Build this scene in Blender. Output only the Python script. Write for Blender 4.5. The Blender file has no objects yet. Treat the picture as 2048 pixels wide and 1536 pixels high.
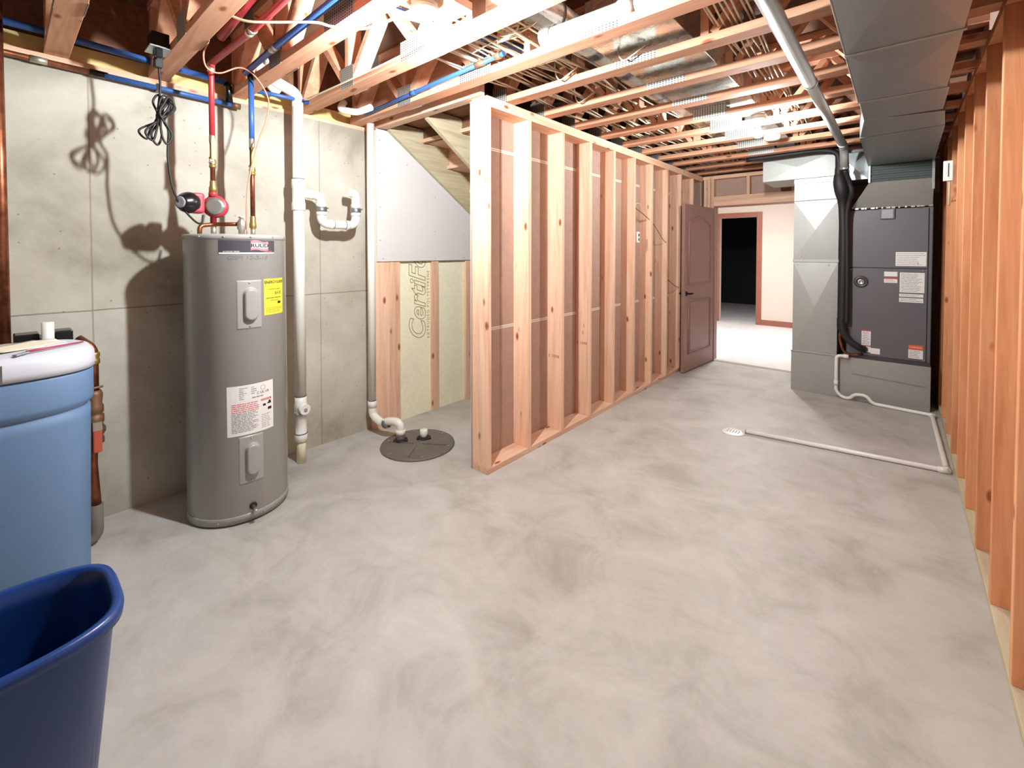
import bpy, math, random
from mathutils import Vector, Matrix

random.seed(7)
C = bpy.context.scene.collection
S = bpy.context.scene

# ------------------------------------------------------------------ camera
F_PX, CX, CY, CAM_H = 889.0, 1024.0, 524.0, 1.46
yaw = math.atan((1797 - 1024) / F_PX)
tilt = math.atan(21 / F_PX)
fwd = Vector((-math.sin(yaw) * math.cos(tilt), math.cos(yaw) * math.cos(tilt), -math.sin(tilt)))
rgt = Vector((math.cos(yaw), math.sin(yaw), 0))
upv = rgt.cross(fwd)
cam_data = bpy.data.cameras.new('camera')
cam = bpy.data.objects.new('camera', cam_data)
C.objects.link(cam)
m = Matrix((rgt, upv, -fwd)).transposed().to_4x4()
m.translation = Vector((0, 0, CAM_H))
cam.matrix_world = m
cam_data.sensor_fit = 'HORIZONTAL'
cam_data.sensor_width = 36.0
cam_data.lens = 36.0 * F_PX / 2048.0
cam_data.shift_x = 0.0
cam_data.shift_y = -(768 - CY) / 2048.0
cam_data.clip_start = 0.02
S.camera = cam

# ------------------------------------------------------------------ world, exposure
w = bpy.data.worlds.new('world')
S.world = w
w.use_nodes = True
w.node_tree.nodes['Background'].inputs[0].default_value = (0.9, 0.93, 1.0, 1)
w.node_tree.nodes['Background'].inputs[1].default_value = 0.05
S.view_settings.view_transform = 'Standard'
S.view_settings.look = 'None'
S.view_settings.exposure = 0.22
S.view_settings.gamma = 1.0
S.view_settings.use_curve_mapping = False
S.cycles.use_denoising = True
S.cycles.max_bounces = 10
S.cycles.diffuse_bounces = 6
S.cycles.glossy_bounces = 4
S.cycles.sample_clamp_indirect = 6.0
S.cycles.caustics_reflective = False
BULB_NEAR, BULB_FAR, LAMP_NEXT = 3900.0, 1500.0, 310.0
BULB_COL = (0.93, 0.985, 1.0, 1)

# ------------------------------------------------------------------ material helpers
MATS = {}


def new_mat(name):
    mt = bpy.data.materials.new(name)
    mt.use_nodes = True
    MATS[name] = mt
    nt = mt.node_tree
    return mt, nt, nt.nodes['Principled BSDF']


def lin(c):
    out = []
    for v in c[:3]:
        v = v / 255.0
        out.append(v / 12.92 if v <= 0.04045 else ((v + 0.055) / 1.055) ** 2.4)
    return tuple(out) + (1.0,)


def plain(name, col, rough=0.5, metal=0.0, spec=0.5, emis=None, estr=0.0):
    mt, nt, b = new_mat(name)
    b.inputs['Base Color'].default_value = lin(col)
    b.inputs['Roughness'].default_value = rough
    b.inputs['Metallic'].default_value = metal
    b.inputs['Specular IOR Level'].default_value = spec
    if emis:
        b.inputs['Emission Color'].default_value = emis
        b.inputs['Emission Strength'].default_value = estr
    return mt


def coords(nt, scale=(1, 1, 1), rnd=0.0):
    tc = nt.nodes.new('ShaderNodeTexCoord')
    mp = nt.nodes.new('ShaderNodeMapping')
    mp.inputs['Scale'].default_value = scale
    src = tc.outputs['Object']
    if rnd:
        oi = nt.nodes.new('ShaderNodeObjectInfo')
        ml = nt.nodes.new('ShaderNodeMath'); ml.operation = 'MULTIPLY'; ml.inputs[1].default_value = rnd
        nt.links.new(oi.outputs['Random'], ml.inputs[0])
        ad = nt.nodes.new('ShaderNodeVectorMath'); ad.operation = 'ADD'
        nt.links.new(src, ad.inputs[0]); nt.links.new(ml.outputs[0], ad.inputs[1])
        src = ad.outputs[0]
    nt.links.new(src, mp.inputs['Vector'])
    return mp.outputs['Vector']


def noise(nt, vec, scale, detail=4, rough=0.6, dist=0.0):
    n = nt.nodes.new('ShaderNodeTexNoise')
    n.inputs['Scale'].default_value = scale
    n.inputs['Detail'].default_value = detail
    n.inputs['Roughness'].default_value = rough
    n.inputs['Distortion'].default_value = dist
    nt.links.new(vec, n.inputs['Vector'])
    return n.outputs['Fac']


def ramp(nt, fac, stops):
    r = nt.nodes.new('ShaderNodeValToRGB')
    els = r.color_ramp.elements
    while len(els) < len(stops):
        els.new(0.5)
    for e, (p, c) in zip(els, stops):
        e.position = p
        e.color = lin(c) if max(c[:3]) > 1.001 else (c[0], c[1], c[2], 1)
    nt.links.new(fac, r.inputs[0])
    return r.outputs[0]


def mix(nt, fac, a, b, mode='MIX'):
    x = nt.nodes.new('ShaderNodeMix')
    x.data_type = 'RGBA'; x.blend_type = mode
    for i, v in ((0, fac), (6, a), (7, b)):
        if hasattr(v, 'is_output'):
            nt.links.new(v, x.inputs[i])
        else:
            x.inputs[i].default_value = v
    return x.outputs[2]


def mth(nt, op, a, b=None, c=None):
    x = nt.nodes.new('ShaderNodeMath'); x.operation = op
    for i, v in enumerate((a, b, c)):
        if v is None:
            continue
        if hasattr(v, 'is_output'):
            nt.links.new(v, x.inputs[i])
        else:
            x.inputs[i].default_value = v
    return x.outputs[0]


def bump(nt, b, h, strength=0.3, dist=0.01):
    n = nt.nodes.new('ShaderNodeBump')
    n.inputs['Strength'].default_value = strength
    n.inputs['Distance'].default_value = dist
    nt.links.new(h, n.inputs['Height'])
    nt.links.new(n.outputs[0], b.inputs['Normal'])


def wood(name, axis, dark, mid, light, rough=0.7, knots=True):
    mt, nt, b = new_mat(name)
    sc = [14.0, 14.0, 14.0]; sc['xyz'.index(axis)] = 0.9
    v = coords(nt, sc, 37.0)
    f = noise(nt, v, 1.6, 5, 0.65, 0.6)
    col = ramp(nt, f, [(0.3, dark), (0.5, mid), (0.72, light)])
    v2 = coords(nt, (1, 1, 1), 91.0)
    f2 = noise(nt, v2, 1.3, 2)
    col = mix(nt, mth(nt, 'MULTIPLY', f2, 0.35), col, lin(light))
    # board to board difference
    oi = nt.nodes.new('ShaderNodeObjectInfo')
    val = mth(nt, 'MULTIPLY_ADD', oi.outputs['Random'], 0.22, 0.89)
    cm = nt.nodes.new('ShaderNodeCombineColor')
    for i in range(3):
        nt.links.new(val, cm.inputs[i])
    col = mix(nt, 1.0, col, cm.outputs[0], 'MULTIPLY')
    if knots:
        ks = [9.0, 9.0, 9.0]; ks['xyz'.index(axis)] = 4.0
        v3 = coords(nt, ks, 53.0)
        vo = nt.nodes.new('ShaderNodeTexVoronoi'); vo.inputs['Scale'].default_value = 1.0
        nt.links.new(v3, vo.inputs['Vector'])
        k = ramp(nt, vo.outputs['Distance'], [(0.07, (1, 1, 1)), (0.15, (0, 0, 0))])
        col = mix(nt, k, col, lin((150, 86, 52)))
    nt.links.new(col, b.inputs['Base Color'])
    b.inputs['Roughness'].default_value = rough
    b.inputs['Specular IOR Level'].default_value = 0.25
    bump(nt, b, f, 0.15, 0.003)
    return mt


PINE = ((208, 156, 126), (230, 186, 156), (240, 206, 180))
TRUSS = ((190, 132, 102), (212, 156, 124), (226, 178, 148))
for ax in 'xyz':
    wood('pine_' + ax, ax, *PINE)
    wood('truss_' + ax, ax, *TRUSS)
    wood('treated_' + ax, ax, (158, 144, 114), (186, 172, 142), (204, 192, 166), knots=False)
for ax in 'z':
    wood('fir_' + ax, ax, (192, 124, 82), (215, 148, 104), (226, 168, 124))

# concrete wall with form lines
mt, nt, b = new_mat('concrete_wall')
v = coords(nt)
n1 = noise(nt, v, 1.1, 6, 0.62, 0.4)
n2 = noise(nt, v, 9.0, 5, 0.6)
col = ramp(nt, n1, [(0.33, (144, 138, 124)), (0.48, (184, 179, 166)), (0.66, (208, 204, 193))])
col = mix(nt, mth(nt, 'MULTIPLY', n2, 0.35), col, lin((160, 152, 136)))
sep = nt.nodes.new('ShaderNodeSeparateXYZ'); nt.links.new(v, sep.inputs[0])
y, z = sep.outputs[1], sep.outputs[2]
wob = mth(nt, 'MULTIPLY', mth(nt, 'SUBTRACT', n2, 0.5), 0.006)
hz = mth(nt, 'LESS_THAN', mth(nt, 'ABSOLUTE', mth(nt, 'ADD', mth(nt, 'SUBTRACT', z, 1.143), wob)), 0.0035)
ym = mth(nt, 'MODULO', mth(nt, 'ADD', y, 10.0 - 0.32 + 0.3125), 0.625)
vt = mth(nt, 'LESS_THAN', mth(nt, 'ABSOLUTE', mth(nt, 'ADD', mth(nt, 'SUBTRACT', ym, 0.3125), wob)), 0.004)
ln = mth(nt, 'MAXIMUM', hz, mth(nt, 'MULTIPLY', vt, 0.65))
col = mix(nt, mth(nt, 'MULTIPLY', ln, 0.7), col, lin((116, 102, 80)))
# damp stains under the sill, ragged lower edge
st = mth(nt, 'MULTIPLY_ADD', n1, 0.9, 1.72)
stm = mth(nt, 'MULTIPLY', mth(nt, 'SUBTRACT', z, st), 5.0)
stn = nt.nodes.new('ShaderNodeClamp'); nt.links.new(stm, stn.inputs[0])
col = mix(nt, mth(nt, 'MULTIPLY', stn.outputs[0], 0.6), col, lin((130, 122, 106)))
# pin holes
vo = nt.nodes.new('ShaderNodeTexVoronoi'); vo.inputs['Scale'].default_value = 15.0
nt.links.new(v, vo.inputs['Vector'])
pin = ramp(nt, vo.outputs['Distance'], [(0.05, (1, 1, 1)), (0.09, (0, 0, 0))])
col = mix(nt, mth(nt, 'MULTIPLY', pin, 0.6), col, lin((110, 100, 86)))
nt.links.new(col, b.inputs['Base Color'])
b.inputs['Roughness'].default_value = 0.75
b.inputs['Specular IOR Level'].default_value = 0.3
bump(nt, b, mth(nt, 'SUBTRACT', n2, mth(nt, 'MULTIPLY', ln, 0.6)), 0.35, 0.006)

# concrete floor
mt, nt, b = new_mat('concrete_floor')
v = coords(nt)
n1 = noise(nt, v, 0.9, 6, 0.55, 0.3)
n2 = noise(nt, v, 3.2, 8, 0.68, 0.6)
n3 = noise(nt, v, 60.0, 3, 0.6)
col = ramp(nt, n1, [(0.34, (163, 160, 153)), (0.5, (185, 183, 178)), (0.66, (202, 201, 197))])
c2 = ramp(nt, n2, [(0.34, (150, 146, 137)), (0.5, (186, 183, 177)), (0.68, (206, 204, 199))])
col = mix(nt, 0.6, col, c2)
col = mix(nt, mth(nt, 'MULTIPLY', n3, 0.2), col, lin((150, 142, 128)))
# broad trowel clouds
v4 = coords(nt, (1.0, 2.2, 1.0))
n4 = noise(nt, v4, 1.1, 7, 0.6, 0.9)
sk = ramp(nt, n4, [(0.5, (0, 0, 0)), (0.6, (1, 1, 1)), (0.72, (0, 0, 0))])
col = mix(nt, mth(nt, 'MULTIPLY', sk, 0.18), col, lin((218, 213, 205)))
nt.links.new(col, b.inputs['Base Color'])
rr = mth(nt, 'MULTIPLY_ADD', n2, 0.35, 0.34)
nt.links.new(rr, b.inputs['Roughness'])
b.inputs['Specular IOR Level'].default_value = 0.4
bump(nt, b, n2, 0.08, 0.01)

# galvanised steel
def steel(name, base, r0, r1, sc=3.0, met=0.9):
    mt, nt, b = new_mat(name)
    v = coords(nt, (1, 1, 1), 11.0)
    a = noise(nt, v, sc, 4, 0.6, 0.5)
    vo = nt.nodes.new('ShaderNodeTexVoronoi'); vo.inputs['Scale'].default_value = 60.0
    nt.links.new(v, vo.inputs['Vector'])
    g = mth(nt, 'MULTIPLY_ADD', vo.outputs['Distance'], 0.10, 0.94)
    cm = nt.nodes.new('ShaderNodeCombineColor')
    for i in range(3):
        nt.links.new(g, cm.inputs[i])
    nt.links.new(mix(nt, 1.0, lin(base), cm.outputs[0], 'MULTIPLY'), b.inputs['Base Color'])
    b.inputs['Metallic'].default_value = met
    nt.links.new(mth(nt, 'MULTIPLY_ADD', a, r1 - r0, r0), b.inputs['Roughness'])
    bump(nt, b, a, 0.12, 0.02)
    return mt


steel('galvanised', (164, 169, 170), 0.3, 0.5)
steel('galvanised_dull', (170, 171, 166), 0.4, 0.62, met=0.5)
steel('foil', (214, 212, 205), 0.15, 0.4, 14.0)

# toothed nail plate
mt, nt, b = new_mat('nail_plate')
v = coords(nt)
sp = nt.nodes.new('ShaderNodeSeparateXYZ'); nt.links.new(v, sp.inputs[0])
sx = mth(nt, 'SINE', mth(nt, 'MULTIPLY', sp.outputs[0], 2 * math.pi / 0.018))
sz = mth(nt, 'SINE', mth(nt, 'MULTIPLY', sp.outputs[2], 2 * math.pi / 0.012))
sl = mth(nt, 'MULTIPLY', mth(nt, 'GREATER_THAN', sx, 0.0), mth(nt, 'GREATER_THAN', sz, -0.3))
nt.links.new(mix(nt, sl, lin((205, 205, 200)), lin((92, 84, 78))), b.inputs['Base Color'])
b.inputs['Metallic'].default_value = 0.65
b.inputs['Roughness'].default_value = 0.42

# speckled plastic for tanks and bins
def plast(name, col, rough, amp=0.06, spec=0.5, sc=300.0):
    mt, nt, b = new_mat(name)
    v = coords(nt)
    f = noise(nt, v, sc, 2)
    f2 = noise(nt, v, 3.0, 3)
    c1 = tuple(max(0, x * (1 - amp)) for x in col); c3 = tuple(min(255, x * (1 + amp)) for x in col)
    nt.links.new(mix(nt, 0.4, ramp(nt, f, [(0.3, c1), (0.7, c3)]), ramp(nt, f2, [(0.3, c1), (0.7, c3)])), b.inputs['Base Color'])
    b.inputs['Roughness'].default_value = rough
    b.inputs['Specular IOR Level'].default_value = spec
    bump(nt, b, f, 0.05, 0.002)
    return mt


plast('tank_blue', (100, 130, 166), 0.5)
plast('lid_white', (202, 205, 214), 0.4, 0.02)
plast('bin_blue', (15, 54, 118), 0.33)
plast('heater_grey', (158, 156, 152), 0.27, 0.02)
plast('furnace_grey', (98, 96, 99), 0.45, 0.04)
plast('pvc', (236, 234, 226), 0.3, 0.015)
plast('pit_lid_grey', (106, 100, 92), 0.6, 0.1, sc=40.0)
plast('drywall_face', (214, 211, 210), 0.8, 0.02)
plast('drywall_paper', (178, 150, 136), 0.85, 0.04, sc=20.0)
plast('foam_yellow', (244, 237, 208), 0.8, 0.03, sc=30.0)
plast('spray_foam', (230, 206, 140), 0.9, 0.1, sc=12.0)
plast('cream_paint', (216, 204, 194), 0.7, 0.02)
plast('door_brown', (152, 112, 102), 0.38, 0.05, sc=25.0)
plast('casing_brown', (150, 92, 74), 0.45, 0.06, sc=25.0)
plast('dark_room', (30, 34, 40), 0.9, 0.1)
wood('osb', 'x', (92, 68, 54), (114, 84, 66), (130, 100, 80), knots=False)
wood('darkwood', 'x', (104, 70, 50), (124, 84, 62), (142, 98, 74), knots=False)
mt, nt, b = new_mat('copper')
v = coords(nt, (1, 1, 1), 5.0)
nt.links.new(ramp(nt, noise(nt, v, 18, 4), [(0.3, (108, 62, 42)), (0.7, (170, 104, 74))]), b.inputs['Base Color'])
b.inputs['Metallic'].default_value = 0.8; b.inputs['Roughness'].default_value = 0.38
mt, nt, b = new_mat('pale_tile')
v = coords(nt)
nt.links.new(ramp(nt, noise(nt, v, 4, 6, 0.7, 1.0), [(0.3, (214, 214, 218)), (0.7, (238, 238, 240))]), b.inputs['Base Color'])
b.inputs['Roughness'].default_value = 0.5

plain('brass', (190, 160, 96), 0.35, 0.8)
plain('solder', (196, 190, 178), 0.4, 0.8)
plain('old_brass', (128, 96, 72), 0.55, 0.5)
plain('sleeve_grey', (120, 112, 104), 0.8)
plain('pex_blue', (52, 92, 158), 0.4)
plain('pex_red', (168, 52, 56), 0.4)
plain('black_rubber', (26, 24, 25), 0.6)
plain('black_gloss', (20, 20, 22), 0.25)
plain('pump_red', (176, 54, 66), 0.4)
plain('pump_plate', (150, 152, 146), 0.3, 0.6)
plain('cable_cream', (224, 214, 188), 0.45)
plain('cable_yellow', (222, 186, 84), 0.45)
plain('cable_orange', (226, 134, 108), 0.5)
plain('porcelain', (236, 236, 232), 0.3)
plain('white_plastic', (226, 226, 220), 0.4)
plain('paper_white', (232, 230, 226), 0.7)
plain('paper_cream', (232, 222, 196), 0.8)
plain('paper_yellow', (240, 214, 62), 0.6)
plain('ink_black', (26, 24, 26), 0.6)
plain('ink_grey', (146, 142, 144), 0.7)
plain('ink_faint', (176, 172, 172), 0.7)
plain('ink_red', (196, 74, 62), 0.6)
plain('ink_olive', (128, 116, 44), 0.8)
plain('ink_orange', (216, 96, 60), 0.6)
plain('ink_pencil', (104, 102, 104), 0.7)
plain('logo_pink', (214, 120, 128), 0.5)
plain('logo_white', (236, 220, 220), 0.5)
plain('label_dark', (66, 64, 70), 0.35)
plain('canvas_dark', (66, 74, 70), 0.75)
plain('seam_white', (232, 222, 210), 0.7)
plain('valve_yellow', (214, 178, 84), 0.45)
plain('valve_red', (196, 92, 70), 0.5)
plain('steel_screw', (220, 220, 216), 0.25, 0.9)
plain('rod_magenta', (170, 60, 96), 0.4)
plain('tag_grey', (150, 150, 158), 0.5)
plain('stamp_brown', (138, 66, 38), 0.8)
plain('purple_primer', (88, 86, 116), 0.5)
plain('bronze_dark', (48, 38, 34), 0.3, 0.8)
plain('bulb_near', (255, 250, 240), 0.3, emis=BULB_COL, estr=BULB_NEAR)
plain('bulb_far', (255, 250, 240), 0.3, emis=BULB_COL, estr=BULB_FAR)
plain('lamp_diffuser', (250, 250, 250), 0.4, emis=(1.0, 0.96, 0.92, 1), estr=LAMP_NEXT)

# ------------------------------------------------------------------ geometry helpers


def origin_of(o):
    p = Vector((0, 0, 0))
    while o is not None:
        p += Vector(o.location)
        o = o.parent
    return p


class MB:
    def __init__(s):
        s.v = []; s.f = []; s.sm = []

    def add(s, vs, fs, smooth=False):
        n = len(s.v)
        s.v += [Vector(p) for p in vs]
        s.f += [tuple(i + n for i in f) for f in fs]
        s.sm += [smooth] * len(fs)
        return s

    def box(s, x0, y0, z0, x1, y1, z1, mat=None):
        vs = [(x, y, z) for x in (x0, x1) for y in (y0, y1) for z in (z0, z1)]
        if mat is not None:
            vs = [mat @ Vector(p) for p in vs]
        s.add(vs, [(0, 1, 3, 2), (4, 6, 7, 5), (0, 4, 5, 1), (2, 3, 7, 6), (0, 2, 6, 4), (1, 5, 7, 3)])
        return s

    def bar(s, p, q, width, thick, side=(0, 1, 0)):
        """board from p to q; width measured along side, thick across."""
        p = Vector(p); q = Vector(q); d = (q - p).normalized(); sd = Vector(side).normalized()
        n = d.cross(sd).normalized()
        vs = []
        for e in (p, q):
            for a, b_ in ((-1, -1), (1, -1), (1, 1), (-1, 1)):
                vs.append(e + sd * (a * width / 2) + n * (b_ * thick / 2))
        s.add(vs, [(0, 1, 2, 3), (7, 6, 5, 4), (0, 4, 5, 1), (1, 5, 6, 2), (2, 6, 7, 3), (3, 7, 4, 0)])
        return s

    def tube(s, pts, r, n=12, caps=True, closed=False):
        pts = [Vector(p) for p in pts]
        k = len(pts)
        rs = r if isinstance(r, (list, tuple)) else [r] * k
        tang = []
        for i in range(k):
            if closed:
                t = pts[(i + 1) % k] - pts[i - 1]
            else:
                t = pts[min(i + 1, k - 1)] - pts[max(i - 1, 0)]
            tang.append(t.normalized())
        ref = Vector((0, 0, 1)) if abs(tang[0].z) < 0.9 else Vector((1, 0, 0))
        u = tang[0].cross(ref).normalized()
        vs = []
        for i in range(k):
            u = (u - tang[i] * u.dot(tang[i])).normalized()
            w_ = tang[i].cross(u)
            for j in range(n):
                a = 2 * math.pi * j / n
                vs.append(pts[i] + (u * math.cos(a) + w_ * math.sin(a)) * rs[i])
        fs = []
        for i in range(k if closed else k - 1):
            i2 = (i + 1) % k
            for j in range(n):
                fs.append((i * n + j, i * n + (j + 1) % n, i2 * n + (j + 1) % n, i2 * n + j))
        s.add(vs, fs, True)
        if caps and not closed:
            b0 = len(s.v) - k * n
            s.f.append(tuple(b0 + j for j in reversed(range(n)))); s.sm.append(False)
            s.f.append(tuple(b0 + (k - 1) * n + j for j in range(n))); s.sm.append(False)
        return s

    def lathe(s, prof, origin=(0, 0, 0), axis=(0, 0, 1), n=32, smooth=True, caps=True):
        """prof: list of (radius, height along axis)."""
        ax = Vector(axis).normalized(); o = Vector(origin)
        ref = Vector((0, 0, 1)) if abs(ax.z) < 0.9 else Vector((1, 0, 0))
        u = ax.cross(ref).normalized(); w_ = ax.cross(u)
        vs = []
        for r, h in prof:
            for j in range(n):
                a = 2 * math.pi * j / n
                vs.append(o + ax * h + (u * math.cos(a) + w_ * math.sin(a)) * max(r, 1e-4))
        fs = []
        for i in range(len(prof) - 1):
            for j in range(n):
                fs.append((i * n + j, i * n + (j + 1) % n, (i + 1) * n + (j + 1) % n, (i + 1) * n + j))
        s.add(vs, fs, smooth)
        if caps:
            b0 = len(s.v) - len(prof) * n
            s.f.append(tuple(b0 + j for j in reversed(range(n)))); s.sm.append(False)
            s.f.append(tuple(b0 + (len(prof) - 1) * n + j for j in range(n))); s.sm.append(False)
        return s

    def prism(s, poly, axis, a, b_):
        """poly in the two other axes (in xyz order), extruded from a to b_ along axis."""
        i = 'xyz'.index(axis)
        def mk(p, t):
            c = list(p); c.insert(i, t); return c
        n = len(poly)
        vs = [mk(p, a) for p in poly] + [mk(p, b_) for p in poly]
        fs = [tuple(range(n)), tuple(reversed(range(n, 2 * n)))]
        for j in range(n):
            fs.append((j, j + n, (j + 1) % n + n, (j + 1) % n))
        s.add(vs, fs)
        return s

    def build(s, name, mat, parent=None, bevel=0.0, org=None, seg=2, fix=True, auto=None):
        o0 = origin_of(parent) if parent is not None else Vector(org or (0, 0, 0))
        me = bpy.data.meshes.new(name)
        me.from_pydata([tuple(p - o0) for p in s.v], [], s.f)
        me.polygons.foreach_set('use_smooth', s.sm)
        me.update()
        if fix:
            import bmesh
            bm = bmesh.new(); bm.from_mesh(me)
            bmesh.ops.recalc_face_normals(bm, faces=bm.faces)
            bm.to_mesh(me); bm.free()
        o = bpy.data.objects.new(name, me)
        C.objects.link(o)
        me.materials.append(MATS[mat])
        if parent is not None:
            o.parent = parent
        else:
            o.location = o0
        if bevel:
            bv = o.modifiers.new('bevel', 'BEVEL'); bv.width = bevel; bv.segments = seg
            bv.limit_method = 'ANGLE'; bv.angle_limit = math.radians(50)
        return o


def bez(pts, steps=8):
    """Catmull-Rom through pts."""
    P = [Vector(p) for p in pts]
    P = [P[0] * 2 - P[1]] + P + [P[-1] * 2 - P[-2]]
    out = []
    for i in range(1, len(P) - 2):
        for k in range(steps):
            t = k / steps
            a, b_, c, d = P[i - 1], P[i], P[i + 1], P[i + 2]
            out.append(0.5 * ((2 * b_) + (c - a) * t + (2 * a - 5 * b_ + 4 * c - d) * t * t + (3 * b_ - a - 3 * c + d) * t ** 3))
    out.append(P[-2])
    return out


def fillet(pts, r, steps=6):
    P = [Vector(p) for p in pts]
    out = [P[0]]
    for i in range(1, len(P) - 1):
        a = (P[i - 1] - P[i]); b_ = (P[i + 1] - P[i])
        rr = min(r, a.length * 0.49, b_.length * 0.49)
        p0 = P[i] + a.normalized() * rr; p1 = P[i] + b_.normalized() * rr
        for k in range(steps + 1):
            t = k / steps
            out.append(p0 * (1 - t) ** 2 + P[i] * 2 * t * (1 - t) + p1 * t * t)
    out.append(P[-1])
    return out


def tag(o, label=None, cat=None, group=None, kind=None):
    if label: o['label'] = label
    if cat: o['category'] = cat
    if group: o['group'] = group
    if kind: o['kind'] = kind
    return o


def thing(name, loc, label, cat, group=None, kind=None):
    o = bpy.data.objects.new(name, None)
    o.empty_display_size = 0.1
    C.objects.link(o)
    o.location = loc
    return tag(o, label, cat, group, kind)


def structure(name, label=None, loc=(0, 0, 0)):
    o = bpy.data.objects.new(name, None)
    C.objects.link(o); o.location = loc
    return tag(o, label, None, None, 'structure')


def st(o, label=None):
    o['kind'] = 'structure'
    if label: o['label'] = label
    return o


def text_polys(body, size, fill=True, shear=0.0, outline=0.0, space=1.0, offset=0.0, align='CENTER'):
    cu = bpy.data.curves.new('lettering', 'FONT')
    cu.body = body; cu.size = size; cu.shear = shear; cu.space_character = space
    cu.align_x = align; cu.align_y = 'CENTER'; cu.offset = offset
    cu.resolution_u = 5
    if not fill:
        cu.fill_mode = 'NONE'; cu.bevel_depth = outline; cu.bevel_resolution = 0
    ob = bpy.data.objects.new('lettering', cu)
    C.objects.link(ob)
    dg = bpy.context.evaluated_depsgraph_get(); dg.update()
    me = bpy.data.meshes.new_from_object(ob.evaluated_get(dg))
    vs = [tuple(v_.co) for v_ in me.vertices]; fs = [tuple(p.vertices) for p in me.polygons]
    bpy.data.objects.remove(ob); bpy.data.curves.remove(cu); bpy.data.meshes.remove(me)
    return vs, fs


def lettering(name, body, size, mapper, mat, parent, **kw):
    vs, fs = text_polys(body, size, **kw)
    mb = MB(); mb.add([mapper(p) for p in vs], fs)
    return mb.build(name, mat, parent, fix=False)


def rects(lst, mapper, name, mat, parent, lift=0.0):
    """flat little rectangles (u0,v0,u1,v1), subdivided along u, on a surface."""
    mb = MB()
    for (u0, v0, u1, v1) in lst:
        k = max(1, int(abs(u1 - u0) / 0.02))
        vs = []
        for i in range(k + 1):
            u = u0 + (u1 - u0) * i / k
            vs += [mapper((u, v0, lift)), mapper((u, v1, lift))]
        mb.add(vs, [(2 * i, 2 * i + 2, 2 * i + 3, 2 * i + 1) for i in range(k)])
    return mb.build(name, mat, parent, fix=False)


def textlines(u0, v0, u1, v1, n, fill=0.55, seed=1, ragged=0.3):
    rd = random.Random(seed); out = []
    h = (v1 - v0) / n
    for i in range(n):
        e = u1 - (u1 - u0) * ragged * rd.random()
        u = u0
        while u < e:
            l = min(rd.uniform(0.006, 0.03), e - u)
            out.append((u, v1 - (i + 1) * h + h * (1 - fill) / 2, u + l, v1 - (i + 1) * h + h * (1 + fill) / 2))
            u += l + 0.003
    return out


# ================================================================== SETTING
WX = -3.27          # concrete wall face
RX = 0.30           # right stud wall face
PX = -2.0           # partition face
ZJ = 2.46           # underside of the floor trusses
YB = 6.22           # back wall, near face

fl = MB().box(-5.0, -2.6, -0.12, 2.0, 6.28, 0.0).build('floor', 'concrete_floor'); st(fl, 'mottled grey beige concrete floor of the utility room')
fl2 = MB().box(-5.0, 6.28, -0.12, 2.0, 14.0, 0.004).build('floor', 'pale_tile'); st(fl2, 'pale bright floor of the next room seen through the doorway')
MB().box(-1.86, 6.225, 0.0, -0.8, 6.285, 0.02).build('door_threshold', 'white_plastic', fl2)
wl = MB().box(WX - 0.2, -2.6, 0, WX, 1.99, 2.43).build('wall_left', 'concrete_wall'); st(wl, 'poured concrete foundation wall with form lines')
MB().box(WX - 0.16, -2.6, 2.43, WX + 0.0, 1.99, ZJ).build('sill_plate', 'pine_y', wl, 0.002)
rim = MB()
rim.box(WX - 0.10, -2.6, ZJ, WX - 0.07, 2.02, 2.88)
rim.build('rim_board', 'darkwood', wl)
MB().box(WX - 0.07, -2.6, ZJ, WX - 0.03, 2.02, ZJ + 0.085).build('rim_insulation', 'spray_foam', wl)
cl = MB().box(-5.0, -2.6, 2.88, 2.0, 6.3, 2.90).build('ceiling', 'osb'); st(cl, 'subfloor sheathing above the floor trusses')
wr_back = MB().box(-5.0, -2.65, 0, 2.0, -2.6, 2.9).build('wall_rear', 'concrete_wall'); st(wr_back)

# stair side wall: studs, yellow foam board, white gypsum
ws = structure('wall_stair', 'framed wall under the stairs with yellow foam board and white gypsum panel', (-3.2, 2.0, 0))
MB().box(-3.34, 2.0, 0, -3.30, 6.2, ZJ + 0.4).build('backing', 'drywall_paper', ws)
for y0, y1 in ((1.985, 2.12), (2.12, 2.228), (2.57, 2.65), (2.99, 3.07), (3.4, 3.45), (3.82, 3.87)):
    MB().box(-3.29, y0, 0.0, -3.2, y1, 2.44).build('stud', 'pine_z', ws, 0.002)
for i, (y0, y1) in enumerate(((2.228, 2.57), (2.65, 2.99), (3.07, 3.4), (3.45, 3.82), (3.87, 6.2))):
    fo = MB().box(-3.29, y0, 0.0, -3.225, y1, 2.44).build('foam_board', 'foam_yellow', ws)
    if i == 0: foam0 = fo
gyp = MB().prism([(2.0, 1.378), (2.0, 2.45), (2.098, 2.45), (3.737, 1.378)], 'x', -3.2, -3.188).build('gypsum_panel', 'drywall_face', ws)
sc = MB()
for (yy, zz) in ((2.03, 2.36), (2.03, 2.10), (2.03, 1.82), (2.03, 1.55), (2.06, 1.40), (2.6, 1.95), (2.6, 1.64), (2.6, 1.40), (2.95, 1.62), (2.95, 1.40), (2.3, 2.2)):
    sc.lathe([(0.004, 0), (0.004, 0.0012)], (-3.188, yy, zz), (1, 0, 0), 8)
sc.build('screw', 'ink_pencil', gyp)
def foam_map(p):   # text runs upward, top of the letters towards -Y
    return Vector((-3.2245 + p[2] * 0.3, 2.51 - p[1] - 0.085 + 0.0, 0.66 + p[0]))
lettering('lettering', 'CertiFoam', 0.245, lambda p: Vector((-3.2245 + p[2], 2.435 - p[1], 0.66 + p[0])), 'ink_olive', foam0, fill=False, shear=0.32, outline=0.0028, space=1.0, align='LEFT', offset=0.004)
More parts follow.
